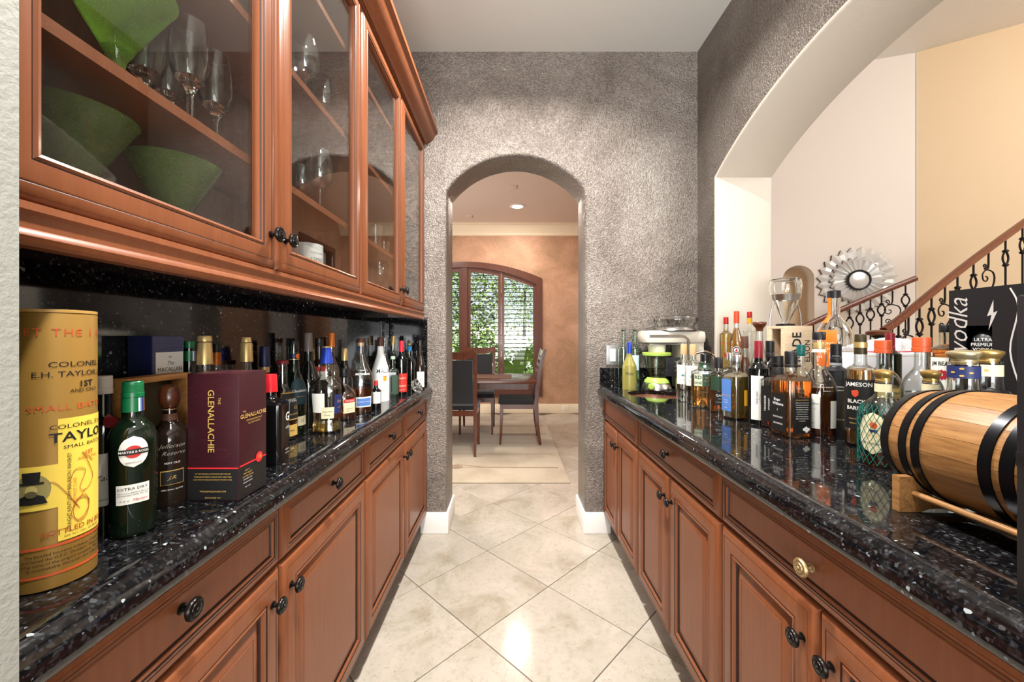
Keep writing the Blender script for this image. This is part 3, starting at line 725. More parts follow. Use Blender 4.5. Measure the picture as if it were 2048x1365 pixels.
L1, L2, L3, L4 = leafmat('leaf_mid', (98, 136, 62)), leafmat('leaf_light', (140, 172, 84)), leafmat('leaf_dark', (58, 88, 44)), leafmat('leaf_gray', (132, 146, 112))
leafy('garden_tree', 'dense green tree seen through the left shutter panels', (-1.25, 10.6, 2.1), (1.05, .9, 1.75), 3000, .13, [L1, L3, L2], 1)
leafy('garden_tree', 'pale gray-green tree seen through the right shutter panel', (.42, 12.2, 2.7), (1.0, .7, 1.5), 1700, .12, [L4, L1, L2], 2)
leafy('garden_shrub', 'low dark shrub behind the broad banana leaves', (-.5, 9.3, .7), (1.6, .4, .62), 1500, .12, [L3, L1], 3)
def banana(label, x, y, hs, seed):
    rd = random.Random(seed); t = thing('banana_plant', label, 'plant', (x, y, -.06))
    for k, h in enumerate(hs):
        a = 2 * math.pi * k / len(hs) + rd.uniform(-.3, .3); dx, dy = math.cos(a), math.sin(a) * .5; rows = []
        for i in range(9):
            s = i / 8; px, pz = .10 + .42 * s, h * (.35 + .75 * s - .28 * s * s * s); w = .13 * math.sin(math.pi * min(1, s * .93 + .06)) ** .7
            rows.append([(x + dx * px - dy * w * q * 1.6 + w * q * .5, y + dy * px + dx * w * q * .6, pz - abs(q) * .03) for q in (-1, -.5, 0, .5, 1)])
        G().patch(rows).build('leaf', mat('banana_leaf', (148, 190, 74), .4), t, smooth=80, fix=False)
    G().tube([(x, y, -.06), (x, y, max(hs) * .4)], [.06, .04], 8).build('stalk', L1, t)
banana('banana plant with tall pale leaves below the right shutter panel', .12, 8.2, [1.35, 1.1, 1.45, .95, 1.2], 5)
banana('banana plant with drooping leaves below the middle shutter panel', -.75, 8.4, [1.2, 1.0, 1.3, 1.05], 6)
banana('short banana plant at the far right of the garden window', .75, 8.6, [1.0, .85, 1.1], 8)
gw = G().box(-12, 1.7, 15.8, 16, -.1, 1.7).build('garden_wall', mat('pale_garden_wall', (226, 222, 214), .8), smooth=0); struct(gw)

# rug with woven lines
rug = thing('area_rug', 'beige area rug with dark woven lines and a small swirl under the dining chairs', 'rug', (-1, 4.65, 0))
m = mat('beige_rug', (196, 182, 160), .95, sheen=.3); setc(m, ramp(m, noise(m, coords(m), 2.2, 5), [(.35, (164, 149, 126)), (.6, (186, 173, 151))])); bump(m, noise(m, coords(m), 300, 2), .4, .004)
G().cbox(-2.6, .505, 3.275, 6.02, .0005, .012, .004).build('pile', m, rug)
mr = mat('rug_line', (140, 118, 92), .95)
rd = random.Random(4)
for y in (3.64, 4.06, 4.48, 4.89, 5.32, 5.7):
    P = [(x, y + .008 * math.sin(x * 3 + y), .0090) for x in [-2.55 + i * .05 for i in range(61)]]
    G().tube(P, .006, 5).build('woven_line', mr, rug)
sp = [(-.50 + .075 * (1 - .8 * t / 30) * math.cos(2.2 * 2 * math.pi * t / 30 + 1.2), 3.66 + .06 * (1 - .8 * t / 30) * math.sin(2.2 * 2 * math.pi * t / 30 + 1.2), .0088) for t in range(31)]
G().tube([(.45, 3.635, .009), (.1, 3.64, .009), (-.25, 3.65, .009)] + [sp[0]] + sp, .007, 5).build('swirl', mr, rug)

# table and chairs
tb = thing('dining_table', 'glossy red-brown dining table by the window', 'table', (-.96, 4.6, .012))
G().cbox(-2.2, .285, 4.17, 5.02, .725, .757, .008).build('tabletop', M_dwood, tb)
G().box(-2.1, .20, 4.25, 4.94, .655, .724).build('apron', M_dwood, tb, smooth=0)
for x in (-1.75, -.95):
    G().lathe([(.17, .0162), (.17, .04), (.09, .07), (.07, .2), (.10, .34), (.07, .5), (.13, .654)], (x, 4.6, 0), 'z', 20).build('pedestal', M_dwood, tb)
pm = G().cbox(-.62, .02, 4.42, 4.86, .7575, .762, .002).build('placemat', mat('brown_placemat', (92, 62, 48), .6)); tag(pm, 'brown placemat lying on the red-brown dining table', 'placemat')
def chair(label, loc, rz, slot=False):
    t = thing('dining_chair', label, 'chair', (0, 0, 0), 0, 'dining chairs around the table')
    fab = mat('black_upholstery', (24, 26, 30), .8, sheen=.2)
    for s in (-1, 1):
        G().rings([[(s * .2 + dx * w, y + dy * w, z) for dx, dy in ((-1, -1), (1, -1), (1, 1), (-1, 1))] for z, y, w in ((.0, .215, .011), (.2, .205, .014), (.45, .20, .019))]).build('leg', M_dwood, t, smooth=0)
        # rear leg runs on up into the raked back post
        pr = [(.0, -.235, .012), (.2, -.205, .015), (.45, -.19, .019), (.62, -.20, .018), (.85, -.235, .017), (1.07, -.285, .015)]
        G().rings([[(s * (.2 + (.01 * max(0, z - .5))) + dx * w, y + dy * w * 1.2, z) for dx, dy in ((-1, -1), (1, -1), (1, 1), (-1, 1))] for z, y, w in pr]).build('leg', M_dwood, t, smooth=25)
    g = G()
    for a, b, c, d in ((-.2, .2, .185, .215), (-.2, .2, -.205, -.175)): g.box(a, b, c, d, .40, .452)
    for x in (-.2, .2): g.box(x - .014, x + .014, -.18, .2, .40, .452)
    g.build('seat_rail', M_dwood, t, smooth=0)
    G().cbox(-.222, .222, -.17, .238, .453, .505, .018).build('seat', fab, t)
    yb = lambda z: -.205 - .075 * max(0, (z - .62)) / .45
    G().rings([[(x, yb(z) - .012, z), (x, yb(z) + .012, z)][::1] + [(x, yb(z + .075) + .012, z + .075), (x, yb(z + .075) - .012, z + .075)] for x, z in ((-.196, 1.0), (-.1, .985), (0, .98), (.1, .985), (.196, 1.0))]).build('top_rail', M_dwood, t, smooth=30)
    if slot:
        for k in range(6):
            z = .56 + k * .075; G().box(-.186, .186, yb(z) - .008, yb(z) + .008, z, z + .038).build('back_slat', M_dwood, t, smooth=0)
    else:
        g = G(); rs = []
        for z in (.53, .62, .74, .86, .975):
            y = yb(z) ; rs.append([(-.178, y - .013, z), (.178, y - .013, z), (.178, y + .013, z), (-.178, y + .013, z)])
        g.rings(rs).build('back_panel', fab, t, smooth=30)
    t.location = loc; t.rotation_euler = (0, 0, rz); return t
chair('dining chair with its black upholstered back turned to the arch', (-.555, 4.20, .0162), 0)
chair('dining chair on the window side of the table, facing the arch', (-.42, 5.06, .0162), R(180))
chair('dining chair with a slatted back at the right-hand end of the table', (.105, 4.60, .0162), R(90), True)
# ceiling fittings
t = thing('recessed_light', 'lit recessed ceiling light in the dining room', 'ceiling light', (.10, 5.37, CZ))
G().lathe([(.075, CZ - .001), (.105, CZ - .001), (.108, CZ - .006), (.078, CZ - .010)], (.10, 5.37, 0), 'z', 32, 0, False, False).build('trim_ring', M_trim, t)
G().lathe([(.001, CZ - .003), (.076, CZ - .003), (.076, CZ - .001)], (.10, 5.37, 0), 'z', 32).build('lens', mat('lit_lens', (255, 244, 224), .5, emit=14), t)
for i, (u, v, lb) in enumerate(((938, 433, 'small square ceiling grille left of the recessed light'), (1025, 374, 'small square ceiling grille above the recessed light'))):
    Y = (CZ - EYE) * F / (VY - v); x = (u - VX) / F * Y
    tag(G().cbox(x - .05, x + .05, Y - .06, Y + .06, CZ - .008, CZ - .0005, .003).build('ceiling_grille', M_dceil), lb, 'grille')
t = thing('wall_outlet', 'white outlet plate low on the dining room wall', 'outlet', (.88, DB, .09)); G().cbox(.83, .93, DB - .022, DB - .0165, .05, .125, .002).build('plate', M_trim, t); G().cbox(.855, .905, DB - .0245, DB - .0218, .06, .115, .001).build('socket', M_crown, t)

# ================================================================ BOTTLES
def crom(P, sub=5):
    """smooth profile through (t, r) pairs, never overshooting below zero"""
    out = []
    for i in range(len(P) - 1):
        p0, p1, p2, p3 = P[max(i - 1, 0)], P[i], P[i + 1], P[min(i + 2, len(P) - 1)]
        for k in range(sub):
            t = k / sub
            q = [.5 * ((2 * b) + (c - a) * t + (2 * a - 5 * b + 4 * c - d) * t * t + (3 * b - a - 3 * c + d) * t ** 3) for a, b, c, d in zip(p0, p1, p2, p3)]
            lo, hi = sorted((p1[1], p2[1])); out.append((q[0], min(max(q[1], lo), hi)))
    out.append(tuple(P[-1])); return out
PR = {   # outlines: height share, share of the body radius
    'whisky': [(0, .92), (.015, 1), (.60, 1), (.66, .95), (.72, .70), (.77, .42), (.84, .36), (1, .34)],
    'straight': [(0, .94), (.012, 1), (.62, 1), (.675, .96), (.70, .80), (.73, .46), (.78, .40), (1, .38)],
    'square': [(0, .93), (.012, 1), (.60, 1), (.66, .96), (.70, .70), (.735, .42), (.80, .37), (1, .36)],
    'squat': [(0, .90), (.03, 1), (.40, 1), (.52, .88), (.62, .52), (.68, .36), (.78, .33), (1, .31)],
    'wine': [(0, .95), (.012, 1), (.60, 1), (.66, .93), (.71, .62), (.75, .42), (.82, .38), (1, .37)],
    'burgundy': [(0, .95), (.012, 1), (.44, 1), (.54, .86), (.66, .52), (.74, .39), (1, .36)],
    'slim': [(0, .95), (.012, 1), (.42, 1), (.54, .84), (.70, .48), (.82, .36), (1, .33)],
    'wasp': [(0, 1.0), (.02, 1.02), (.08, .97), (.16, .90), (.30, .94), (.46, 1.0), (.54, .95), (.60, .70), (.645, .48), (.70, .50), (.75, .44), (.82, .33), (1, .31)],
    'gourd': [(0, .86), (.015, .9), (.30, .98), (.45, 1.0), (.55, .86), (.66, .54), (.76, .34), (.82, .29), (1, .29)],
    'martini': [(0, .90), (.015, .96), (.08, .97), (.35, .99), (.56, 1.0), (.64, .97), (.70, .80), (.745, .50), (.79, .42), (1, .40)],
    'reserve': [(0, .92), (.02, .97), (.3, 1), (.52, 1), (.60, .93), (.66, .62), (.70, .40), (.76, .35), (1, .34)],
    'bell': [(0, .96), (.02, 1), (.36, 1), (.48, .93), (.60, .60), (.68, .36), (.76, .33), (1, .32)],
    'jug': [(0, .94), (.02, 1), (.46, 1), (.56, .95), (.65, .72), (.72, .40), (.78, .33), (1, .33)],
    'bulb': [(0, .90), (.02, .97), (.30, 1), (.48, .97), (.57, .74), (.62, .50), (.66, .40), (.71, .46), (.76, .50), (.80, .42), (.85, .33), (1, .33)],
    'tri': [(0, .95), (.015, 1), (.36, 1), (.48, .92), (.62, .60), (.70, .44), (1, .38)],
    'patron': [(0, .92), (.03, 1), (.50, 1), (.60, .94), (.66, .66), (.70, .46), (1, .44)],
}
class Bot: pass
def sr(th, n, fl):      # polar radius of the cross-section: n=2 round, larger squarer; fl = depth / width
    c, s = abs(math.cos(th)), abs(math.sin(th)) / fl
    return (c ** n + s ** n) ** (-1.0 / n)
def bottle(name, label, u, top, half, prof='whisky', v=None, X=None, Y=None, gl=None, liq=None, fill=.6, cap=None, n=2.0, fl=1.0, rz=0.0,
           z0=None, face=None, cat='bottle', group=None, gtop=None, seg=40, r=None, h=None, opaque=False):
    z0 = HC + .0006 if z0 is None else z0
    if Y is None: Y = K / (v - VY) if v else X * F / (u - VX)
    if X is None: X = (u - VX) / F * Y
    ca = math.cos(math.atan((u - VX) / F))
    b = Bot(); b.r = r or half / F * Y * ca; b.h = h or EYE + (VY - top) / F * Y - z0
    b.X, b.Y, b.z0, b.n, b.fl = X, Y, z0, n, fl
    b.face = math.atan2(-Y, -X) if face is None else R(face)
    b.t = thing(name, label, cat, (X, Y, z0), 0, group); b.rz = R(rz)
    b.prof = crom(PR[prof] if isinstance(prof, str) else prof)
    gt = gtop if gtop else (cap[0][1] + .02 if cap else 1.0); gt = min(gt, 1.0)
    def rad(t):
        for (a, ra), (c, rc) in zip(b.prof, b.prof[1:]):
            if a <= t <= c: return ra + (rc - ra) * (t - a) / (c - a + 1e-9)
        return b.prof[-1][1]
    b.rad = rad
    def S(th, z, off=0.0):      # surface point, th in world polar angle, z metres above the base
        q = rad(z / b.h); bl = min(1, max(0, (q - .45) / .3)); nn = 2 + (n - 2) * bl; ff = 1 + (fl - 1) * bl
        if bl == 0: ff = 1
        rr = (b.r * q) * sr(th - b.rz, nn, ff) + off
        return Vector((X + rr * math.cos(th), Y + rr * math.sin(th), z0 + z))
    b.S = S
    ts = [t for t, _ in b.prof if t <= gt] + [gt]
    ring = lambda t, off, z=None: [S(2 * math.pi * k / seg, t * b.h, off) if z is None else Vector((*S(2 * math.pi * k / seg, t * b.h, off)[:2], z0 + z)) for k in range(seg)]
    g = G(); outer = [ring(t, 0) for t in ts]
    wall = .0022
    if gl is None: pass
    elif opaque:
        g.rings(outer); g.build('glass_body', gl, b.t, 40)
    else:
        fz = .006
        inn = [t for t in ts if t * b.h > fz]
        inner = [ring(fz / b.h + .001, -wall * 1.6, fz)] + [ring(t, -wall) for t in inn]
        inner[-1] = [p - Vector((0, 0, .0004)) for p in inner[-1]]
        N = len(outer); g.rings(outer, 0, True, False); base = len(g.V)
        g.rings(inner[::-1], 0, False, True)
        o0, i0 = (N - 1) * seg, base
        for k in range(seg): g.F.append((o0 + k, o0 + (k + 1) % seg, i0 + (k + 1) % seg, i0 + k)); g.M.append(0)
        g.build('glass_body', gl, b.t, 40)
        if liq:
            lt = [t for t in ts if fz < t * b.h < fill * b.h]
            q = [ring(fz / b.h + .002, -wall * 1.6 - .0006, fz + .0006)] + [ring(t, -wall - .0005) for t in lt] + [ring(fill, -wall - .0005)]
            G().rings(q).build('liquid', liq, b.t, 40)
    for cp in cap or []:
        pn, t0, t1, r0, r1, m = cp[:6]; st = cp[6] if len(cp) > 6 else 'plain'; g = G(); r0 *= b.r; r1 *= b.r; a, c = t0 * b.h, t1 * b.h; d = c - a
        base = (X, Y, z0)
        if st == 'ball': P = [(r0 * .55, a), (r0 * .75, a + d * .06), (r0 * .95, a + d * .25), (r0, a + d * .45), (r0 * .97, a + d * .65), (r0 * .8, a + d * .85), (r0 * .45, a + d * .97), (r0 * .05, c)]
        elif st == 'crown': P = [(r0 * .72, a), (r0 * .74, a + d * .18), (r0 * .70, a + d * .2), (r0 * .70, a + d * .34), (r0 * .78, a + d * .4), (r0 * .98, a + d * .66), (r0, a + d * .78), (r0 * .96, a + d * .86), (r0 * .6, a + d * .95), (r0 * .25, c), (.001, c)]
        elif st == 'flare': P = [(r0 * .5, a), (r0 * .55, a + d * .3), (r0 * .9, a + d * .62), (r0, a + d * .72), (r0, a + d * .9), (r0 * .9, c), (.001, c)]
        elif st == 'screw':
            P = [(r0, a), (r0 * 1.03, a + d * .02), (r0 * 1.03, a + d * .28), (r0 * .97, a + d * .30), (r0 * .97, a + d * .34)]
            k = 6
            for i in range(k): z = a + d * (.36 + .5 * i / k); P += [(r0, z), (r0 * .975, z + d * .04)]
            P += [(r1, a + d * .90), (r1, c - d * .04), (r1 * .93, c), (.001, c)]
        else: P = [(r0, a), (r1, c - min(.0025, d * .2)), (r1 * .90, c), (.001, c)]
        sq = len(cp) > 7
        g.lathe(P, base, 'z', 28); g.build(pn, m, b.t, 35)
    b.cap = cap; return b
def band(b, t0, t1, m, name='neck_band', off=.0007, seg=32):     # ring hugging the bottle
    rows = [[b.S(2 * math.pi * k / seg, lerp(t0, t1, i / 3) * b.h, off) for k in range(seg + 1)] for i in range(4)]
    return G().patch(rows).build(name, m, b.t, 40)
def lab(b, z0, z1, w, m, dx=0.0, texts=(), name='label', shape='rect', off=.0006, face=None, border=None):
    """paper label following the bottle; w metres wide, z as a share of the height, dx metres round from the facing side"""
    f = b.face if face is None else face; za, zb = z0 * b.h, z1 * b.h; nx, nz = 20, 10
    d0 = (b.S(f, (za + zb) / 2) - Vector((b.X, b.Y, b.z0 + (za + zb) / 2))).length
    ang = (lambda x: f + math.atan2(x, d0)) if b.n > 2.6 else (lambda x: f + x / d0)
    rows = []
    for j in range(nz + 1):
        q = j / nz; z = lerp(za, zb, q)
        if shape == 'oval': ww = w * math.sqrt(max(0.0004, 1 - (2 * q - 1) ** 2))
        elif shape == 'arch': ww = w if q < .7 else w * math.sqrt(max(.0004, 1 - ((q - .7) / .3) ** 2 * .98))
        else: ww = w
        rows.append([b.S(ang(dx + ww * (i / nx - .5)), z, off) for i in range(nx + 1)])
    o = G().patch(rows).build(name, m, b.t, 60) if m else b.t
    groups = {}
    for s, size, tx, tz, tm, *kw in texts:
        k = kw[0] if kw else {}; V, Fc = text_geo(s, size, **{a: c for a, c in k.items() if a in ('shear', 'bold', 'space')})
        rot = R(k.get('rot', 0)); c, sn = math.cos(rot), math.sin(rot); sx = k.get('sx', 1); cv = k.get('curve', 0)
        g = groups.setdefault(tm.name, (G(), tm))[0]; P = []
        for p in V:
            x, y = p.x * sx, p.y
            if cv: y += -cv * x * x
            x, y = x * c - y * sn, x * sn + y * c
            P.append(b.S(ang(dx + tx + x), tz * b.h + y, (off if m or off != .0006 else 0) + .0005))
        g.add(P, Fc)
    for g, tm in groups.values(): g.build('lettering', tm, o, 0, fix=False)
    return o
def emblem(b, pts, zc, dx, m, off=.0014, parent=None, face=None):   # small printed shape, metres; hugs the curved glass
    f = b.face if face is None else face; d0 = (b.S(f, zc * b.h) - Vector((b.X, b.Y, b.z0 + zc * b.h))).length
    ang = (lambda x: f + math.atan2(x, d0)) if b.n > 2.6 else (lambda x: f + x / d0)
    P = []
    for (x0, y0), (x1, y1) in zip(pts, list(pts[1:]) + [pts[0]]):
        k = max(1, math.ceil(math.hypot(x1 - x0, y1 - y0) / .004)); P += [(lerp(x0, x1, i / k), lerp(y0, y1, i / k)) for i in range(k)]
    cx_, cy_ = sum(p[0] for p in P) / len(P), sum(p[1] for p in P) / len(P); n = len(P)
    ks = (1, .75, .5, .25) if max(math.hypot(p[0] - cx_, p[1] - cy_) for p in P) > .005 else (1, .5)
    V = [(cx_ + (x - cx_) * k, cy_ + (y - cy_) * k) for k in ks for x, y in P] + [(cx_, cy_)]; Fc = []
    for r_ in range(len(ks) - 1): Fc += [(r_ * n + i, r_ * n + (i + 1) % n, (r_ + 1) * n + (i + 1) % n, (r_ + 1) * n + i) for i in range(n)]
    q = (len(ks) - 1) * n; Fc += [(q + i, q + (i + 1) % n, len(V) - 1) for i in range(n)]
    G().add([b.S(ang(dx + x), zc * b.h + y, off) for x, y in V], Fc).build('emblem', m, parent or b.t, 0, fix=False)
def disc(r, n=20, sx=1): return [(r * sx * math.cos(2 * math.pi * k / n), r * math.sin(2 * math.pi * k / n)) for k in range(n)]
def col(name, c, **k): return mat(name, c, k.pop('rough', .5), **k)
CREAM = col('cream_label', (226, 214, 176)); YEL = col('yellow_label', (240, 208, 82)); BLUE = col('blue_label', (82, 122, 190)); NAVY = col('navy_label', (34, 44, 92))
BLKL = col('black_label', (22, 21, 21)); GRNL = col('green_label', (34, 62, 44)); TEAL = col('teal_ink', (30, 128, 130)); ORNG = col('orange_label', (232, 112, 26)); REDL = col('red_label', (186, 44, 36))
GOLDI = col('gold_ink', (196, 160, 86)); BRN = col('brown_cap', (78, 40, 26)); WBRN = wood('stopper_wood', (70, 34, 18), (92, 46, 26), (110, 60, 34)); CORK = col('cork', (196, 156, 112), rough=.8)
GCAP = col('green_cap', (18, 104, 62), rough=.3); RCAP = col('red_cap', (178, 34, 30), rough=.35); OCAP = col('rust_orange_cap', (196, 84, 44), rough=.35); BLCAP = col('blue_foil', (38, 62, 158), rough=.3, metal=.4)
GFOIL = col('gold_capsule', (204, 176, 118), rough=.32, metal=.6); BRFOIL = col('taupe_capsule', (104, 92, 84), rough=.4); ORFOIL = col('orange_capsule', (206, 112, 40), rough=.35, metal=.3); DRED = col('dark_red_capsule', (120, 24, 34), rough=.3); NVCAP = col('navy_foil', (26, 32, 66), rough=.35, metal=.3)
SILV = col('silver_cap', (196, 196, 194), rough=.25, metal=.9); BLK = M_black; TCAP = col('teal_cap', (14, 92, 88), rough=.3)

# ---- left worktop, from the lens to the far wall
tn = thing('spirit_tube', 'tall gold cardboard tube with a yellow label, nearest on the left worktop', 'tube', (-.59, .508, HC))
b = Bot(); b.r, b.h, b.X, b.Y, b.z0, b.n, b.fl, b.t = .0395, .345, -.592, .507, HC + .0006, 2, 1, tn
b.S = lambda th, z, off=0.0: Vector((b.X + (.0395 + off) * math.cos(th), b.Y + (.0395 + off) * math.sin(th), b.z0 + z))
b.face = math.atan2(-.507, .592) + R(14); b.face = R(-28)
KRAFT = col('gold_kraft', (148, 112, 50), rough=.42, metal=.35); ORI = col('burnt_orange_ink', (202, 88, 42)); BRI = col('rust_script_ink', (168, 84, 36))
G().lathe([(.0375, .0), (.0395, .001), (.0395, .339), (.0385, .3405), (.0375, .3405)], (b.X, b.Y, b.z0), 'z', 56).build('tube', KRAFT, tn)
G().lathe([(.0372, .3405), (.0396, .341), (.0396, .3445), (.036, .345)], (b.X, b.Y, b.z0), 'z', 56).build('lid', col('tan_lid', (186, 146, 78), rough=.4), tn)
t1 = lambda y: (1180 - y) / 560.0     # share of the tube's height at a photo row, along the tube's middle
lab(b, .0, 1, .01, None, 0, [('LET THE 1.4', .0135, .001, .915, ORI, dict(space=1.25))])
lab(b, .0, 1, .01, None, 0, [('SMALL BATCH', .0105, .012, .645, ORI, dict(sx=1.2, space=1.1))])
lab(b, .0, 1, .01, None, 0, [('COLONEL', .0095, .014, .80, M_ink, dict(sx=1.25)), ('E.H. TAYLOR, JR.', .0098, .014, .765, M_ink, dict(sx=1.15)),
    ('1ST', .011, .022, .725, M_ink, dict(bold=.02)), ('AND ONLY', .0065, .022, .702, M_ink)])
yl = lab(b, .165, .605, .062, YEL, .026, [('COLONEL E.H.', .0078, -.0075, .575, M_ink, dict(sx=1.2)), ('TAYLOR', .0165, -.004, .536, M_ink, dict(sx=1.1, bold=.015)), ('SMALL BATCH', .0062, -.004, .500, M_ink, dict(sx=1.15)),
    ('1ST', .0075, -.001, .465, ORI, dict(bold=.02)), ('AND ONLY', .005, -.001, .448, ORI), ('STRAIGHT KENTUCKY BOURBON WHISKEY', .0050, -.0215, .335, M_ink, dict(rot=90)),
    ('OF UTMOST CLASS', .0042, -.0165, .33, ORI, dict(rot=90)), ('BOTTLED IN BOND', .0088, -.006, .198, BRI, dict(bold=.012)), ('50% ALC./VOL. 100 PROOF', .0034, -.006, .178, M_ink)], name='main_label')
pl = lab(b, .29, .445, .047, YEL, -.0268, [], name='portrait_label')
# engraved portrait of a bearded man in a top hat: printed shapes
emblem(b, disc(.0185, 24, .85), .365, -.026, col('engraving_gray', (150, 138, 84)), .0010, pl)
SK = M_ink
for pts in ([(-.0105, .006), (.0095, .006), (.0105, .0085), (-.0115, .0085)], [(-.0075, .0085), (.0065, .0085), (.0075, .021), (-.0085, .021)],
            [(-.013, -.018), (.013, -.018), (.010, -.009), (.004, -.006), (-.005, -.006), (-.011, -.009)]): emblem(b, pts, .365, -.026, SK, .0013, pl)
emblem(b, [(x, y - .001) for x, y in disc(.0062, 16, .85)], .365, -.0262, col('engraving_face', (196, 176, 110)), .0016, pl)
emblem(b, [(x, y - .0055) for x, y in disc(.0042, 12, 1.2)], .365, -.0262, col('engraving_beard', (92, 84, 56)), .0018, pl)
def squiggle(b, P, m, parent, r=.0003):
    f, d0 = b.face, b.r
    G().tube([b.S(f + x / d0, z * b.h, .0012) for x, z, _ in smooth_path([(p[0], p[1], 0) for p in P], 6)], r, 5).build('signature', m, parent, 40)
squiggle(b, [(-.012, .385), (-.006, .375), (.008, .30), (.014, .265), (.004, .33), (.009, .41), (.020, .40), (.014, .34), (.022, .33), (.03, .37), (.022, .44), (.017, .47), (.03, .43)], BRI, yl)
squiggle(b, [(.010, .30), (.020, .31), (.024, .26), (.014, .225), (.006, .25), (.012, .30), (.024, .29), (.022, .235), (.012, .22), (.008, .27), (.02, .33)], BRI, yl)
for zz in (.150, .050): lab(b, zz, zz + .009, .13, ORI, .012, [], name='stripe')
lab(b, 0, 1, .01, None, 0, [('The bonded bourbon industry, Colonel Edmund', .0046, .012, .128, M_ink), ('purchased the O.F.C. Distillery. Those, the distilled', .0046, .012, .112, M_ink), ('using some of the original property. This small batch', .0046, .012, .096, M_ink), ('is unmistakable character that is like no other.', .0046, .012, .080, M_ink)])

b = bottle('vermouth_bottle', 'dark green bottle with a green cap and round white label, beside the gold tube', 266, 763, 55, 'martini', v=1062, gl=OP_dkgreen, opaque=True, n=2.4, fl=.92, rz=-38, face=-52,
           cap=[('cap', .895, 1, .42, .41, GCAP, 'screw')])
band(b, .80, .893, GCAP, 'neck_label'); lab(b, .80, .893, .012, None, .0, [('arti', .010, -.002, .848, M_wink, dict(shear=.4))])
for k, m in enumerate((M_wink, BLUE, NAVY, REDL)): lab(b, .802, .892, .0022, m, .0085 + .0024 * k, name='stripe', off=.0011)
o = lab(b, .455, .655, .0345, M_paper, .004, [('VERMOUTH', .0036, .004 - .004, .485, M_ink)], 'oval_label', 'oval')
emblem(b, disc(.0098), .555, .004, M_red, .0011, o); emblem(b, [(-.0165, -.0042), (.0165, -.0042), (.0165, .0042), (-.0165, .0042)], .555, .004, M_ink, .0014, o)
lab(b, .455, .655, .034, None, .004, [('MARTINI & ROSSI', .0050, 0, .555, M_wink, dict(bold=.012, sx=.86))], off=.0013)
lab(b, .22, .345, .0385, M_paper, .003, [('EXTRA DRY', .0062, 0, .318, M_ink, dict(sx=1.05)), ('VERMOUTH BIANCO SECCO', .0028, 0, .292, M_ink), ('AROMATISED WINE 75cl 18%', .0028, 0, .277, M_ink), ('Martini', .006, .008, .244, M_red, dict(shear=.4)), ('o o o', .005, -.009, .244, M_ink)], 'lower_label')

b = bottle('gin_bottle', 'green bottle with a pale label half hidden behind the gold tube', 206, 752, 34, 'straight', Y=.645, gl=OP_dkgreen, opaque=True, face=-48, r=.0285, cap=[('cap', .88, 1, .42, .41, col('striped_pale_cap', (206, 200, 188), rough=.4), 'screw')])
lab(b, .16, .50, .040, M_paper, .0, [('Tanq', .012, .004, .34, M_ink, dict(shear=.3)), ('LONDON DRY', .0045, .004, .20, M_ink)])
emblem(b, disc(.0105), .70, .012, DRED, .0012)

t = thing('wooden_crate', 'slatted pine display crate standing behind the green-capped bottle', 'crate', (-.72, .755, HC))
ca, cb, cz0, cz1, cxa, cxb = .690, .828, HC + .0006, 1.159, -.712, -.676
for a, b_, c, d in ((ca, ca + .011, cz0, cz1), (cb - .011, cb, cz0, cz1)): G().cbox(cxa, cxb, a, b_, c, d, .001).build('plank', M_pine, t)
for c, d in ((cz0, cz0 + .011), (cz1 - .011, cz1)): G().cbox(cxa, cxb, ca + .0112, cb - .0112, c, d, .001).build('plank', M_pine, t)
G().box(cxa + .0005, cxa + .004, ca + .0115, cb - .0115, cz0 + .0115, cz1 - .0115).build('back_panel', col('olive_card', (74, 66, 44)), t)
def carton(name, label, x0, x1, y0, y1, z0, z1, m, lidm=None, cat='box', loc=None):
    t = thing(name, label, cat, ((x0 + x1) / 2, (y0 + y1) / 2, z0)); G().cbox(x0, x1, y0, y1, z0, z1, .0012).build('carton', m, t)
    return t
def face_card(t, face, x, y0, y1, z0, z1, m, texts=(), name='label', off=.0005):
    """printed card on a carton: face '+x' spans y, '-y' spans x, '-x' spans y"""
    if face == '+x': O = Vector((x, (y0 + y1) / 2, (z0 + z1) / 2)); u = Vector((0, 1, 0)); nr = Vector((1, 0, 0))
    elif face == '-x': O = Vector((x, (y0 + y1) / 2, (z0 + z1) / 2)); u = Vector((0, -1, 0)); nr = Vector((-1, 0, 0))
    else: O = Vector(((y0 + y1) / 2, x, (z0 + z1) / 2)); u = Vector((1, 0, 0)); nr = Vector((0, -1, 0))
    w, h = abs(y1 - y0) / 2, (z1 - z0) / 2; vv = Vector((0, 0, 1)); o = t
    if m:
        g = G().rings([[O + u * a * w + vv * c * h + nr * k for a, c in ((-1, -1), (1, -1), (1, 1), (-1, 1))] for k in (.0001, off)]); o = g.build(name, m, t, 0)
    gs_ = {}
    for s, size, tx, tz, tm, *kw in texts:
        k = dict(kw[0]) if kw else {}; rot = k.pop('rot', 0); sx = k.pop('sx', 1)
        flat_text(gs_.setdefault(tm.name, (G(), tm))[0], s, size, O + u * tx + vv * tz, u, vv, nr, rot=rot, sx=sx, off=off + .0005, **k)
    for g, tm in gs_.values(): g.build('lettering', tm, o, 0, fix=False)
    return o
NVBOX = col('navy_carton', (26, 32, 74), rough=.4); NVTEX = col('navy_textured_card', (62, 66, 100), rough=.42)
n_, l_, bsdf = nodes(NVTEX); vt = n_.new('ShaderNodeTexVoronoi'); vt.inputs['Scale'].default_value = 330; vt.inputs['Randomness'].default_value = .12; l_.new(coords(NVTEX), vt.inputs['Vector'])
setc(NVTEX, ramp(NVTEX, vt.outputs['Distance'], [(.2, (88, 90, 122)), (.6, (40, 44, 78))]))
t = carton('whisky_carton', 'navy whisky carton with a white label behind the pine crate', -.764, -.7155, .781, .858, HC + .0006, 1.236, NVBOX)
face_card(t, '+x', -.7155, .7825, .8565, 1.10, 1.2345, NVTEX, name='textured_panel')
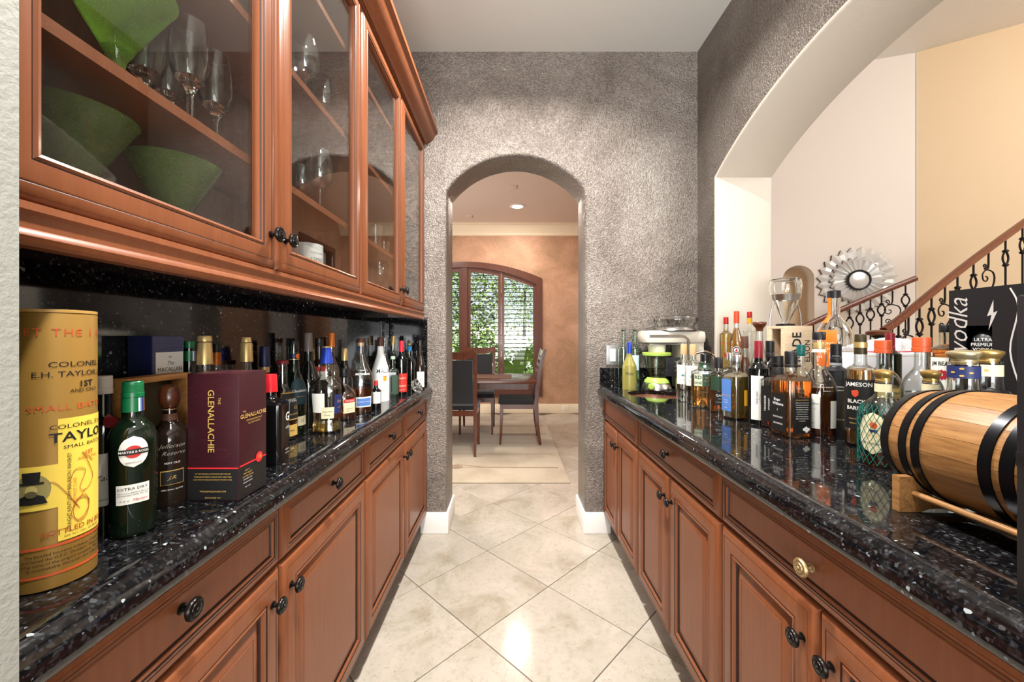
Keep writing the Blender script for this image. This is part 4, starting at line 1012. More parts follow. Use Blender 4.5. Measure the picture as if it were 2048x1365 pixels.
face_card(t, '+x', -.715, .789, .8545, .97, 1.202, M_paper, [('M', .008, 0, .105, M_ink), ('The', .0115, 0, .0925, M_ink, dict(shear=.4)), ('MACALLAN', .0125, 0, .0795, M_ink, dict(sx=.9)), ('HIGHLAND SINGLE MALT', .0042, 0, .069, M_ink)])

b = bottle('bourbon_bottle', 'brown-tinted bottle with a carved wooden ball stopper, left of the maroon carton', 343, 769, 38, 'reserve', Y=.735, X=-.640, gl=OP_dkbrown, opaque=True, r=.0295, face=-45, gtop=.80,
           cap=[('cork', .76, .80, .33, .35, CORK), ('stopper', .80, 1, .56, .5, WBRN, 'ball')])
band(b, .70, .755, col('brown_neck_strip', (96, 62, 44)), 'neck_band')
lab(b, .1, .5, .01, None, 0, [('Jefferson', .0108, .002, .50, col('faded_white_ink', (160, 158, 150)), dict(shear=.45, bold=-.012)), ('Reserve', .0108, .004, .44, col('faded_white_ink', (160, 158, 150)), dict(shear=.45, bold=-.012)), ('VERY OLD', .005, .002, .36, M_wink)])
lab(b, .1, .5, .01, None, 0, [('VERY SMALL BATCH', .0036, .002, .14, M_wink)])
lab(b, .18, .30, .034, GOLDI, .002, (), 'label_frame'); lab(b, .187, .293, .0315, BLKL, .002, [('J.R.', .009, 0, .24, GOLDI, dict(shear=.5))], 'lower_label', off=.0013)

MAR = col('maroon_card', (66, 20, 28), rough=.38); n_, l_, bsdf = nodes(MAR)
setc(MAR, ramp(MAR, noise(MAR, coords(MAR, (9, 9, 95), rot=(.75, .75, 0)), 5, 5, .65, 1.2), [(.35, (46, 17, 23)), (.6, (58, 21, 28)), (.82, (104, 34, 44))]))
t = carton('whisky_carton', 'maroon and black whisky carton with gold lettering, front of the left row', -.610, -.512, .739, .8215, HC + .0006, 1.1645, MAR)
z1c = HC + .061
face_card(t, '-y', .739, -.6088, -.5132, HC + .002, z1c, BLKL, [('AT THE GLENALLACHIE DISTILLERY WE ARE', .0034, 0, .020, GOLDI), ('PASSIONATE ABOUT SINGLE MALT AND TAKE', .0034, 0, .0145, GOLDI), ('OUR TIME TO MAKE THE MOST OF EVERY CASK', .0034, 0, .009, GOLDI), ('THEGLENALLACHIE.COM', .0044, 0, -.013, GOLDI), ('ESTABLISHED 1967', .0036, 0, -.025, GOLDI)], 'black_base')
face_card(t, '+x', -.512, .7405, .820, HC + .002, z1c + .002, BLKL, [('AGED 18', .0036, -.02, .020, GOLDI), ('THE VALLEY', .0046, -.018, .014, GOLDI), ('OF THE ROCKS', .0046, -.0165, .008, GOLDI), ('MATURED IN OAK', .003, -.018, .003, M_wink), ('NATURAL COLOUR', .003, -.018, -.003, M_wink), ('46% vol 70cl', .003, -.018, -.012, M_wink)], 'black_base')
RLINE = col('bright_red_line', (214, 40, 44)); face_card(t, '-y', .739, -.6088, -.5132, z1c, z1c + .0025, RLINE, name='red_line', off=.0007); face_card(t, '+x', -.512, .7405, .820, z1c + .002, z1c + .0045, RLINE, name='red_line', off=.0007)
GB = dict(bold=.012)
face_card(t, '-y', .739, -.6088, -.5132, HC + .09, 1.16, None, [('GLENALLACHIE', .0170, -.004, -.012, GOLDI, dict(rot=-90, bold=.008)), ('THE', .007, .012, .026, GOLDI, dict(rot=-90))])
face_card(t, '+x', -.512, .7405, .820, HC + .09, 1.16, None, [('GLENALLACHIE', .0112, 0, -.006, GOLDI, GB), ('THE', .005, -.028, .003, GOLDI), ('SPEYSIDE SINGLE MALT', .0046, .002, -.0155, GOLDI), ('SCOTCH WHISKY', .0046, .002, -.0215, GOLDI)])
g = G(); c0 = Vector((-.512, .797, HC + .067)); g.add([c0 + Vector((.0009, .0105 * math.cos(2 * math.pi * k / 24), .0105 * math.sin(2 * math.pi * k / 24))) for k in range(24)], [tuple(range(24))]); sb = g.build('age_seal', RLINE, t, 0)
g = G(); flat_text(g, '18', .012, c0, (0, 1, 0), (0, 0, 1), (1, 0, 0), off=.0016); g.build('lettering', GOLDI, sb, 0, fix=False)

FO = dict(gl=GL_clear)
b = bottle('brandy_bottle', 'clear bottle with a gold foil neck rising behind the left end of the maroon carton', 410, 672, 30, 'bell', X=-.668, gl=GL_wall, liq=LQ_amber, fill=.5, r=.035, cap=[('foil', .80, .955, .42, .37, GFOIL), ('foil', .96, 1, .38, .37, GFOIL)], group=None)
lab(b, .855, .875, .03, GOLDI)
b = bottle('brandy_bottle', 'clear bottle with a gold foil neck rising behind the right end of the maroon carton', 493, 675, 30, 'bell', X=-.665, gl=GL_wall, liq=LQ_amber, fill=.5, r=.035, cap=[('foil', .80, .955, .42, .37, GFOIL), ('foil', .96, 1, .34, .30, GFOIL)])
lab(b, .855, .875, .03, GOLDI)
b = bottle('vermouth_bottle', 'green-capped bottle with a striped neck label, right of the navy carton', 379, 683, 30, 'martini', X=-.733, gl=OP_dkgreen, opaque=True, r=.0315, cap=[('cap', .93, 1, .34, .33, GCAP, 'screw')])
band(b, .85, .925, GCAP, 'neck_label'); lab(b, .84, .93, .012, None, 0, [('arti', .011, -.002, .885, M_wink, dict(shear=.4))])
for k, m in enumerate((M_wink, BLUE, REDL)): lab(b, .852, .924, .0025, m, .0065 + .0027 * k, name='stripe', off=.0011)
b = bottle('tequila_bottle', 'small bottle with a black cap and orange neck label, between the two gold-foil bottles', 434, 688, 26, 'bell', X=-.734, Y=.978, gl=GL_wall, liq=LQ_gold, fill=.5, r=.029, cap=[('cap', .93, 1, .34, .34, BLK)])
band(b, .82, .925, ORFOIL, 'neck_label')
b = bottle('brandy_bottle', 'bottle with a navy foil and gold band, behind the right edge of the maroon carton', 529, 693, 28, 'bell', X=-.684, Y=1.09, gl=GL_wall, liq=LQ_amber, fill=.55, r=.033, cap=[('foil', .80, 1, .43, .36, NVCAP)])
band(b, .745, .80, GFOIL, 'neck_band', .0012)
b = bottle('square_bottle', 'square black bottle sealed in red wax, right of the maroon carton', 541, 749, 34, 'square', v=924, gl=OP_black, opaque=True, n=7, rz=8, face=8, r=.035, cap=[('wax_seal', .80, 1, .45, .40, col('red_wax', (206, 28, 40), rough=.3), 'plain')])
lab(b, .2, .6, .01, None, 0, [('G', .030, .010, .50, M_wink, dict(bold=.02)), ('AGED', .008, .010, .38, M_wink, dict(shear=.3)), ('RESERVE', .005, .008, .13, M_wink), ('40% 750ml', .0045, .008, .09, M_wink)])
b = bottle('scotch_bottle', 'round amber bottle with a dark red cap and gold-framed label, behind the wax-sealed bottle', 565, 721, 34, 'bell', v=880, gl=GL_wall, liq=LQ_dark, fill=.62, r=.041, face=-30, cap=[('cap', .95, 1, .40, .40, DRED), ])
lab(b, .26, .60, .062, GOLDI, .004, name='label_frame'); lab(b, .275, .585, .059, BLKL, .004, [('CHIVAS', .0145, 0, .50, M_wink, dict(bold=.012)), ('12', .012, .012, .41, GOLDI), ('PREMIUM SCOTCH', .006, 0, .33, GOLDI)], off=.0012)
lab(b, .06, .20, .05, GOLDI, .004, [('REGAL', .007, 0, .13, M_ink)], 'lower_label')
b = bottle('scotch_bottle', 'green three-sided bottle with an orange neck seal and teal label', 588, 681, 25, 'tri', v=866, gl=OP_dkgreen, opaque=True, n=2.6, r=.036, face=-35, cap=[('foil', .935, 1, .38, .37, BLK), ('foil', .86, .935, .40, .385, col('bright_green_foil', (28, 128, 44), rough=.3))])
band(b, .80, .858, NVCAP, 'neck_band'); emblem(b, disc(.008), .83, .006, ORNG); band(b, .79, .799, GFOIL, 'gold_ring', .001)
lab(b, .32, .60, .062, col('teal_label', (26, 56, 66)), .004, [('Glenfiddich', .0115, 0, .46, M_wink, dict(bold=.01)), ('SINGLE MALT', .0045, 0, .40, GOLDI)], shape='arch')
lab(b, .09, .19, .04, CREAM, .006, [('12', .014, .002, .14, M_ink)], 'age_label')
b = bottle('wine_bottle', 'dark wine bottle with a taupe capsule, against the black splash', 617, 666, 26, 'burgundy', X=-.70, gl=OP_wine, opaque=True, r=.0365, cap=[('foil', .80, 1, .40, .36, BRFOIL)])
b = bottle('whiskey_bottle', 'dark bottle with a black patterned cap and red and white shoulder label', 639, 677, 20, 'straight', X=-.712, Y=1.46, gl=OP_dkbrown, opaque=True, r=.034, cap=[('cap', .90, 1, .42, .42, BLK, 'screw')])
lab(b, .60, .66, .055, REDL, 0); lab(b, .50, .60, .055, M_paper, 0, [('CLUB', .008, 0, .555, M_ink)], 'lower_label')
b = bottle('scotch_bottle', 'clear wasp-waisted bottle with a blue foil and a little gold whisky left', 653, 693, 31, 'wasp', v=864, gl=GL_wall, liq=LQ_gold, fill=.11, r=.045, face=-55, fl=.72, n=2.3, rz=8, cap=[('foil', .80, .985, .46, .31, BLCAP), ('foil', .986, 1, .31, .30, GFOIL)])
lab(b, .22, .44, .045, NAVY, .028, [('Dalw', .012, -.002, .36, GOLDI), ('HIGHLAND', .005, 0, .29, GOLDI)], face=R(-38)); lab(b, .17, .30, .036, CREAM, -.004, [('Single Malt', .006, 0, .25, M_ink, dict(shear=.3)), ('Whisky', .006, 0, .21, M_ink)], 'lower_label', off=.0012)
lab(b, .24, .46, .040, M_paper, -.032, (), 'back_label')
b = bottle('rum_bottle', 'tall bottle with an orange capsule behind the blue-foil bottle', 663, 666, 20, 'bell', X=-.722, gl=GL_wall, liq=LQ_amber, fill=.6, r=.0375, cap=[('foil', .82, 1, .36, .33, ORFOIL)])
b = bottle('liqueur_bottle', 'bottle with a gold foil neck standing behind the squat black-capped one', 689, 697, 18, 'slim', X=-.705, gl=OP_dkbrown, opaque=True, r=.034, cap=[('foil', .80, 1, .42, .40, GFOIL)])
b = bottle('brandy_bottle', 'squat round bottle with a black cap and a cream label with a red strip', 688, 737, 28, 'squat', v=838, gl=GL_wall, liq=LQ_dark, fill=.50, r=.042, face=-45, cap=[('cap', .82, 1, .36, .36, BLK, 'screw')])
lab(b, .14, .34, .048, CREAM, .006, [('STRAIGHT', .006, 0, .22, M_ink), ('KENTUCKY', .005, 0, .18, M_ink)]); lab(b, .34, .41, .048, REDL, .006, [('THE ELIJAH', .0075, 0, .375, M_wink)], 'red_strip')
b = bottle('bourbon_bottle', 'clear gourd-shaped bottle half full of bourbon with a cork stopper and blue label', 722, 677, 27, 'gourd', v=828, gl=GL_wall, liq=LQ_dark, fill=.34, r=.045, fl=.8, rz=20, face=-58, gtop=.94, cap=[('cork', .90, .945, .255, .28, CORK), ('stopper', .945, 1, .34, .33, BRN)])
lab(b, .3, .6, .01, None, 0, [('BRECKENRIDGE', .0105, 0, .53, M_wink, dict(bold=.012, sx=.8)), ('COLORADO', .005, 0, .58, M_wink)])
lab(b, .10, .235, .056, M_paper, .004, name='label_border'); lab(b, .118, .217, .050, BLUE, .004, [('BOURBON WHISKEY', .0052, 0, .17, M_wink)], off=.0013)
b = bottle('wine_bottle', 'tiny dark bottle with a white label in front of the milk-white one', 752, 762, 10, 'wine', v=819, gl=OP_wine, opaque=True, r=.021, face=-58, cap=[('foil', .84, 1, .40, .38, RCAP)])
lab(b, .22, .62, .034, M_paper, 0, [('Vino', .008, 0, .42, M_ink, dict(shear=.3))])
b = bottle('rum_bottle', 'milk-white bottle with a dark cap and a palm tree print', 761, 675, 18, 'slim', v=802, gl=OP_white, opaque=True, r=.0415, face=-62, cap=[('cap', .86, 1, .36, .35, BRN)])
M_ = lambda s: s
lab(b, .3, .6, .01, None, 0, [('MALIBU', .026, .018, .475, M_ink, dict(bold=.015, curve=0))])
emblem(b, disc(.0105, 18, .95), .355, .014, col('sunset_orange', (240, 168, 40)))
pg = [(0, .0)]; 
for k in range(7):
    a = R(20 + 23 * k); emblem(b, [(.001 * math.sin(a), .010), (.011 * math.cos(a), .010 + .009 * math.sin(a)), (.0095 * math.cos(a), .006 + .009 * math.sin(a))], .355, .014, col('palm_brown', (150, 62, 30)), .0018)
emblem(b, [(-.001, -.009), (.001, -.009), (.0008, .011), (-.0008, .011)], .355, .014, col('palm_brown', (150, 62, 30)), .002)
lab(b, .1, .3, .01, None, 0, [('CARIBBEAN RUM', .006, .006, .175, GOLDI), ('COCONUT', .006, .006, .145, GOLDI)])
b = bottle('vodka_bottle', 'slender clear bottle with an open silver-rimmed neck behind the milk-white bottle', 769, 677, 14, 'slim', X=-.715, gl=GL_clear, r=.031, cap=[('cap', .985, 1, .37, .36, SILV)])
b = bottle('tequila_bottle', 'bottle with a gold capsule and amber contents, close to the far end of the splash', 786, 672, 14, 'bell', X=-.700, gl=GL_wall, liq=LQ_amber, fill=.62, r=.036, cap=[('foil', .82, 1, .38, .36, GFOIL)])
b = bottle('herbal_liqueur_bottle', 'flat square green bottle with a pale green top, right of the milk-white bottle', 786, 713, 11.5, 'square', X=-.592, Y=1.975, gl=OP_dkgreen, opaque=True, n=6, fl=.7, rz=20, r=.029, face=-50, cap=[('cap', .93, 1, .40, .40, col('pale_green_cap', (150, 176, 150), rough=.4))])
lab(b, .1, .55, .03, GRNL, 0, (), off=.0005)
b = bottle('wine_bottle', 'wine bottle with a bright red capsule and an orange-red label', 803, 682, 11.5, 'wine', v=790, gl=OP_wine, opaque=True, r=.0325, face=-68, cap=[('foil', .80, 1, .40, .37, col('scarlet_capsule', (206, 30, 48), rough=.35))])
lab(b, .06, .40, .056, ORNG if False else REDL, .0, [('PINOT', .013, 0, .31, CREAM, dict(rot=0)), ('MONT', .013, 0, .17, CREAM), ('RED WINE', .006, 0, .10, CREAM)])
b = bottle('tequila_bottle', 'rounded clear bottle with a blue ribbon and round stopper, near the far end', 818.5, 686, 12, 'patron', X=-.612, gl=GL_clear, liq=LQ_clear, fill=.45, r=.038, n=3, fl=.8, cap=[('neck_ribbon', .80, .93, .36, .36, col('sky_blue_ribbon', (52, 140, 210))), ('stopper', .93, 1, .32, .3, GFOIL, 'ball')])
b = bottle('wine_bottle', 'slim bare-necked bottle with a white label at the far end of the left row', 840, 680, 9, 'slim', v=779, gl=OP_dkbrown, opaque=True, r=.0285, face=-68, cap=[('rim', .98, 1, .36, .35, OP_dkbrown)])
lab(b, .05, .36, .046, M_paper, 0, [('O', .022, .004, .20, M_ink), ('BLANC', .006, 0, .09, M_ink)])
# cut-crystal bowl tipped on its rim
cbx = Vector((-.520, 2.185, HC + .034)); t = thing('crystal_bowl', 'small cut-crystal bowl lying among the last bottles on the left', 'bowl', (cbx.x, cbx.y, HC))
g = G(); sgm = 20; rs = []
for q, (r_, z_) in enumerate([(.012, -.026), (.024, -.022), (.034, -.006), (.037, .012), (.035, .016), (.031, .008), (.022, -.012), (.008, -.018)]):
    rs.append([Vector((r_ * (1 + .10 * (-1) ** (k + q)) * math.cos(2 * math.pi * k / sgm), r_ * (1 + .10 * (-1) ** (k + q)) * math.sin(2 * math.pi * k / sgm), z_)) for k in range(sgm)])
g.rings(rs); g.xf(Matrix.Translation(cbx + Vector((0, 0, .001))) @ Matrix.Rotation(R(62), 4, 'Y') @ Matrix.Rotation(R(15), 4, 'Z')); g.build('cut_glass', GL_clear, t, 0)

# ---- right worktop, from the far wall towards the lens
for u, top, lb in ((1247, 660, 'pale green wine bottle nearest the light switch, in the far right corner'), (1270, 660, 'pale green wine bottle between the yellow sake bottle and the blender')):
    b = bottle('wine_bottle', lb, u, top, 12, 'wine', Y=2.395, gl=GL_lgreen, r=.0315, liq=LQ_clear if u > 1255 else None, fill=.45, cap=[('rim', .975, 1, .40, .37, BLK)])
    if u > 1255: lab(b, .30, .56, .05, col('pale_blue_label', (196, 220, 224)), 0, [('VINHO', .008, 0, .48, M_wink), ('VERDE', .008, 0, .42, M_wink)])
b = bottle('sake_bottle', 'frosted yellow bottle with a blue capsule, beside the light switch', 1258.5, 685, 15, 'burgundy', Y=2.305, gl=col('frosted_yellow_glass', (138, 130, 62), rough=.3), opaque=True, r=.040, cap=[('foil', .76, 1, .40, .34, BLCAP)])
lab(b, .1, .5, .01, None, 0, [('Hito', .030, 0, .34, M_ink, dict(shear=.25, sx=.9))])
# frozen drink maker: cream column and arm, glass hopper, lime and glass jar on a steel base
t = thing('frozen_drink_maker', 'cream and steel frozen drink blender with a lime green and glass jar', 'blender', (.93, 2.30, HC))
WHP = col('cream_plastic', (232, 224, 206), rough=.3); LIME = col('lime_plastic', (168, 200, 88), rough=.35); LIMG = GL_jar
bx, by = .868, 2.315
G().lathe([(.086, 0.0006), (.086, .004), (.084, .012), (.076, .034), (.070, .040), (.001, .040)], (bx, by, HC), 'z', 40).build('base', M_steel, t)
G().lathe([(.072, .0402), (.068, .052), (.055, .066), (.050, .070), (.001, .070)], (bx, by, HC), 'z', 32).build('jar_collar', LIME, t)
G().lathe([(.050, .0705), (.054, .08), (.064, .155), (.068, .195), (.0655, .195), (.0615, .155), (.052, .084), (.001, .078)], (bx, by, HC), 'z', 32).build('jar', LIMG, t)
G().tube([(bx + .06, by - .03, HC + .185), (bx + .095, by - .055, HC + .175), (bx + .098, by - .055, HC + .125), (bx + .062, by - .03, HC + .105)], .007, 8).build('jar_handle', LIMG, t)
G().lathe([(.070, .1955), (.081, .200), (.082, .214), (.076, .218), (.04, .219), (.001, .219)], (bx, by, HC), 'z', 36).build('jar_lid', LIME, t)
G().lathe([(.048, .2195), (.050, .245), (.052, .262), (.001, .262)], (bx, by, HC), 'z', 32).build('chute', WHP, t)
kb = Vector((bx - .055, by - .072, HC + .024))
g = G(); g.lathe([(.018, 0), (.018, .010), (.014, .014), (.001, .014)], (0, 0, 0), 'x', 20).xf(Matrix.Translation(kb) @ Matrix.Rotation(R(-128), 4, 'Z')); g.build('dial', LIME, t)
x1, yb_ = 1.128, 2.325
G().cbox(.99, x1, yb_ - .065, yb_ + .085, HC + .0006, HC + .335, .022).build('column', WHP, t)
g = G().cbox(bx - .088, x1 + .004, yb_ - .078, yb_ + .09, HC + .270, HC + .345, .026); g.build('arm', WHP, t)
# steel band that follows the arm and bends down the column
P = [(bx - .066, yb_ - .0795, HC + .313), (.98, yb_ - .0795, HC + .313), (1.005, yb_ - .0795, HC + .309), (1.022, yb_ - .0795, HC + .295), (1.028, yb_ - .0795, HC + .275), (1.028, yb_ - .0795, HC + .02)]
rows = [[Vector(p) + Vector((dx, 0, dz)) for dx, dz in ((0, .009), (0, -.009))] if k < 2 else [Vector(p) + Vector((.009 * w, 0, .009 * (1 - w))) for w in [min(1, (k - 1) / 3)]] + [Vector(p) - Vector((.009 * w, 0, .009 * (1 - w))) for w in [min(1, (k - 1) / 3)]] for k, p in enumerate(P)]
g = G(); g.patch(rows); g.patch([[q + Vector((0, .003, 0)) for q in r_] for r_ in rows]); g.build('steel_band', M_steel, t)
G().cbox(bx - .064, 1.0, yb_ - .075, yb_ + .06, HC + .2625, HC + .2695, .003).build('arm_underside', M_steel, t)
hx = .985
G().lathe([(.118, .3455), (.112, .356), (.10, .366), (.001, .366)], (hx, yb_ + .005, HC), 'z', 40).build('hopper_ring', M_steel, t)
G().lathe([(.098, .3665), (.104, .376), (.120, .392), (.124, .41), (.120, .424), (.113, .428), (.113, .425), (.119, .41), (.115, .394), (.10, .38), (.094, .369)], (hx, yb_ + .005, HC), 'z', 40, 0, False, False).build('hopper', GL_clear, t)
G().cbox(.9, .985, yb_ - .0655, yb_ - .062, HC + .08, HC + .19, .002).build('control_panel', col('dark_panel', (44, 44, 46), rough=.3), t)
for k in range(3):
    for q in range(2): G().lathe([(.006, 0), (.006, .002), (.001, .002)], (.955 + q * .016, yb_ - .0652, HC + .165 - k * .026), '-y', 12).build('button', M_steel, t)
# faucet over the sink
t = thing('faucet', 'slim chrome faucet arching behind the sink', 'faucet', (1.075, 2.03, HC))
G().lathe([(.022, .0006), (.022, .012), (.012, .016), (.011, .15), (.001, .15)], (1.075, 2.03, HC), 'z', 20).build('post', M_chrome, t)
G().tube(smooth_path([(1.075, 2.03, HC + .145), (1.06, 2.03, HC + .205), (1.02, 2.035, HC + .230), (.97, 2.045, HC + .222), (.945, 2.05, HC + .196)], 5), .007, 10).build('spout', M_chrome, t)
G().tube([(1.09, 2.03, HC + .12), (1.125, 2.015, HC + .14)], .005, 8).build('handle', M_chrome, t)
for u, v, lb in ((1366, 801, 'clear corked tequila bottle with a teal agave label, left one of two'), (1386, 806, 'clear corked tequila bottle with a teal agave label, right one of two')):
    b = bottle('tequila_bottle', lb, u, 689, 20, 'straight', v=v, gl=GL_clear, liq=LQ_clear, fill=.62, r=.0355, X=(u - VX) / F * K / (v - VY) + (.004 if u < 1370 else 0), cap=[('cork', .82, 1, .42, .42, CORK)])
    o = lab(b, .30, .64, .058, M_paper, -.006, [('TEQUILA', .0055, 0, .60, TEAL), ('BLANCO', .0045, 0, .565, TEAL), ('Agave Azul', .006, 0, .38, TEAL, dict(shear=.3)), ('40% 750ml', .0035, 0, .335, ORI)])
    for k in range(9):
        a = R(10 + 20 * k); emblem(b, [(-.006 + .002 * math.sin(a), 0), (-.006 + .013 * math.cos(a), .013 * math.sin(a)), (-.006 - .002 * math.sin(a), .002)], .44, 0, TEAL, .0012, o)
b = bottle('whiskey_bottle', 'wide square-shouldered amber bottle with a dark green label', 1410, 708, 29, 'square', v=815, gl=GL_wall, liq=LQ_amber, fill=.62, n=4.5, fl=.55, r=.055, rz=-28, face=-118, cap=[('cap', .85, 1, .34, .34, BLK), ])
band(b, .72, .83, GRNL, 'neck_label'); emblem(b, disc(.006), .77, 0, M_paper)
lab(b, .40, .63, .098, GRNL, 0, [('BOURBON', .008, .022, .56, GOLDI), ('KENTUCKY STRAIGHT', .0048, .022, .50, GOLDI)]); o = lab(b, .405, .625, .034, col('pale_green_panel', (196, 206, 176)), -.026, [('RD', .022, 0, .56, M_ink, dict(bold=.02)), ('ONE', .0155, 0, .46, M_ink, dict(bold=.015))], 'panel', off=.0013)
b = bottle('whiskey_bottle', 'round amber bottle with a plain black cap and black label, right of the green-labelled one', 1437, 715, 24, 'straight', v=823, gl=GL_wall, liq=LQ_bourbon, fill=.64, r=.0385, cap=[('cap', .80, 1, .42, .41, BLK)])
lab(b, .40, .66, .062, GRNL, 0); lab(b, .13, .38, .036, BLKL, .004, [('OAK', .013, 0, .31, M_wink, dict(bold=.01)), ('AND', .005, 0, .25, M_wink), ('RYE WHISKEY', .0042, 0, .19, M_wink)], 'lower_label')
b = bottle('mezcal_bottle', 'clear bottle with a silver cap showing behind the blue-labelled one', 1460, 706, 18, 'straight', X=1.0, gl=GL_wall, liq=LQ_gold, fill=.6, r=.034, cap=[('cap', .86, 1, .42, .42, SILV)])
b = bottle('rum_bottle', 'square amber bottle with a silver cap and a cornflower-blue label', 1473, 710, 27, 'square', v=837, gl=GL_wall, liq=LQ_gold, fill=.72, n=5, r=.041, rz=12, face=-138, cap=[('cap', .90, 1, .38, .38, SILV), ('collar', .80, .898, .36, .36, GL_clear)])
lab(b, .12, .62, .050, BLUE, -.006, [('ABASOLO', .0105, 0, .36, GOLDI), ('ancestral', .005, 0, .29, M_wink), ('WHISKY', .0055, 0, .25, M_wink), ('corn', .006, .0, .17, M_wink)], face=R(-168))
lab(b, .22, .46, .026, col('amber_label', (226, 164, 42)), .012, face=R(-82))
# on the ledge of the pass-through
LZ = LEDGE + .0006
b = bottle('whisky_bottle', 'red-capped amber bottle with a flame-red demon label, leftmost on the ledge', 1452, 635, 12.5, 'straight', Y=2.185, z0=LZ, gl=GL_wall, liq=LQ_gold, fill=.78, r=.032, cap=[('cap', .87, 1, .40, .40, RCAP, 'screw')])
lab(b, .1, .5, .01, None, 0, [('FIREBALL', .0115, 0, .50, M_red, dict(bold=.015)), ('WHISKY', .006, 0, .14, M_ink)])
emblem(b, [(-.010, -.016), (-.004, -.012), (.002, -.018), (.006, -.012), (.012, -.014), (.008, -.004), (.013, .002), (.006, .004), (.007, .013), (.001, .007), (-.004, .015), (-.006, .005), (-.013, .004), (-.007, -.004)], .30, 0, M_red)
b = bottle('whisky_bottle', 'amber bottle sealed in orange-red wax with a round white label, second on the ledge', 1473, 623, 14, 'burgundy', X=1.213, z0=LZ, gl=GL_wall, liq=LQ_amber, fill=.72, r=.0325, cap=[('wax_seal', .80, 1, .42, .40, col('vermilion_wax', (206, 70, 40), rough=.3))])
emblem(b, disc(.019, 28), .36, 0, M_paper); emblem(b, disc(.0165, 28), .36, 0, NAVY, .0018); emblem(b, disc(.0115, 28), .36, 0, M_paper, .0022); emblem(b, [(-.006, -.008), (.006, -.008), (.004, .001), (.0, .010), (-.004, .001)], .36, 0, M_red, .0026)
b = bottle('liqueur_bottle', 'empty clear bottle with a red cap and yellow neck band, third on the ledge', 1499, 624, 13, 'wine', X=1.30, z0=LZ, gl=GL_clear, r=.033, cap=[('cap', .90, 1, .38, .37, RCAP, 'screw')])
band(b, .80, .895, col('amber_neck_band', (226, 160, 44)), 'neck_band')
b = bottle('liqueur_bottle', 'amber bottle with a dark striped capsule behind the red-capsuled wine', 1489, 673, 14, 'slim', X=.985, gl=GL_wall, liq=LQ_tawny, fill=.72, r=.035, cap=[('foil', .84, 1, .42, .40, BRN)])
for k in range(2): lab(b, .87 + .05 * k, .89 + .05 * k, .04, CREAM, 0, (), 'stripe', off=.0014)
b = bottle('decanter', 'tall clear bottle with a broad dark wooden stopper', 1519, 644, 22, 'slim', X=1.085, gl=GL_wall, liq=LQ_dark, fill=.4, r=.037, gtop=.93, cat='decanter', cap=[('stopper', .89, 1, .72, .72, WBRN, 'flare')])
b = bottle('wine_bottle', 'red wine bottle with a dark red capsule and a long white label', 1517, 682, 16, 'wine', v=846, gl=OP_wine, opaque=True, r=.0345, cap=[('foil', .79, 1, .40, .38, DRED)])
lab(b, .05, .58, .040, M_paper, -.004, [('VINEYARD', .010, 0, .32, M_ink, dict(rot=90)), ('2016', .008, .009, .32, M_ink, dict(rot=90))])
b = bottle('wine_bottle', 'dark wine bottle with a black screw cap right of the red-capsuled one', 1540, 682, 18, 'wine', X=.985, gl=OP_wine, opaque=True, r=.036, cap=[('cap', .78, 1, .41, .41, BLK, 'screw')])
b = bottle('whiskey_bottle', 'square clear bottle with a black side label, left of the frontmost amber one', 1556, 712, 33, 'square', v=857, gl=GL_wall, liq=LQ_dark, fill=.14, n=6, r=.0405, rz=8, face=-172, cap=[('cap', .85, 1, .40, .40, BLK, 'screw'), ('neck_sleeve', .70, .845, .40, .40, BLKL)])
lab(b, .10, .58, .055, BLKL, 0, [('TENNESSEE', .0105, -.008, .34, M_wink, dict(rot=90)), ('WHISKEY', .0095, .008, .34, M_wink, dict(rot=90))])
b = bottle('whiskey_bottle', 'square amber bottle with two black labels, frontmost of the right-hand row', 1582, 703, 36, 'square', v=872, gl=GL_wall, liq=LQ_bourbon, fill=.755, n=6, r=.0425, rz=4, face=-86, cap=[('cap', .85, 1, .40, .40, BLK), ('neck_sleeve', .81, .848, .41, .41, BLKL)])
lab(b, .06, .47, .058, BLKL, 0, [('STRAIGHT BOURBON', .0042, 0, .445, GOLDI)] + [(s_, .0042, .0, .415 - .026 * k, M_wink) for k, s_ in enumerate(('Aged in charred oak and', 'bottled by hand the way', 'it was first made here,', 'this whiskey is smooth', 'and full of character,', 'with hints of vanilla,', 'oak, caramel and spice.', 'Enjoy responsibly, neat', 'or over ice.'))], face=R(-86), name='back_label')
for dx, dz in ((.012, .125), (.019, .11), (.006, .11), (.013, .09)): emblem(b, [(x * (1 + .25 * math.cos(5 * math.atan2(y, x))), y * (1 + .25 * math.cos(5 * math.atan2(y, x)))) for x, y in disc(.0045, 20)], dz, dx, M_wink, .0014, face=R(-86))
lab(b, .06, .50, .060, BLKL, .0, [('Evan', .0135, -.004, .43, M_wink, dict(bold=.01)), ('Williams', .0125, 0, .38, M_wink, dict(bold=.01)), ('1', .012, -.002, .31, M_wink), ('KENTUCKY', .0075, 0, .225, M_wink), ('BOURBON', .0075, 0, .15, M_wink)], face=R(-176), name='front_label')
b = bottle('wine_bottle', 'empty bottle with a teal green screw cap behind the amber front one', 1602, 690, 20, 'jug', X=1.03, gl=GL_wall, liq=LQ_dark, fill=.3, r=.037, cap=[('cap', .86, 1, .36, .36, TCAP, 'screw')])
b = bottle('port_bottle', 'bulb-necked clear bottle of dark wine with a black and gold cap and a white label', 1638, 664, 34, 'bulb', v=868, gl=GL_wall, liq=LQ_dark, fill=.46, r=.044, face=-140, gtop=.92, cap=[('cap', .92, 1, .40, .40, BLK), ('gold_collar', .835, .90, .335, .335, GFOIL)])
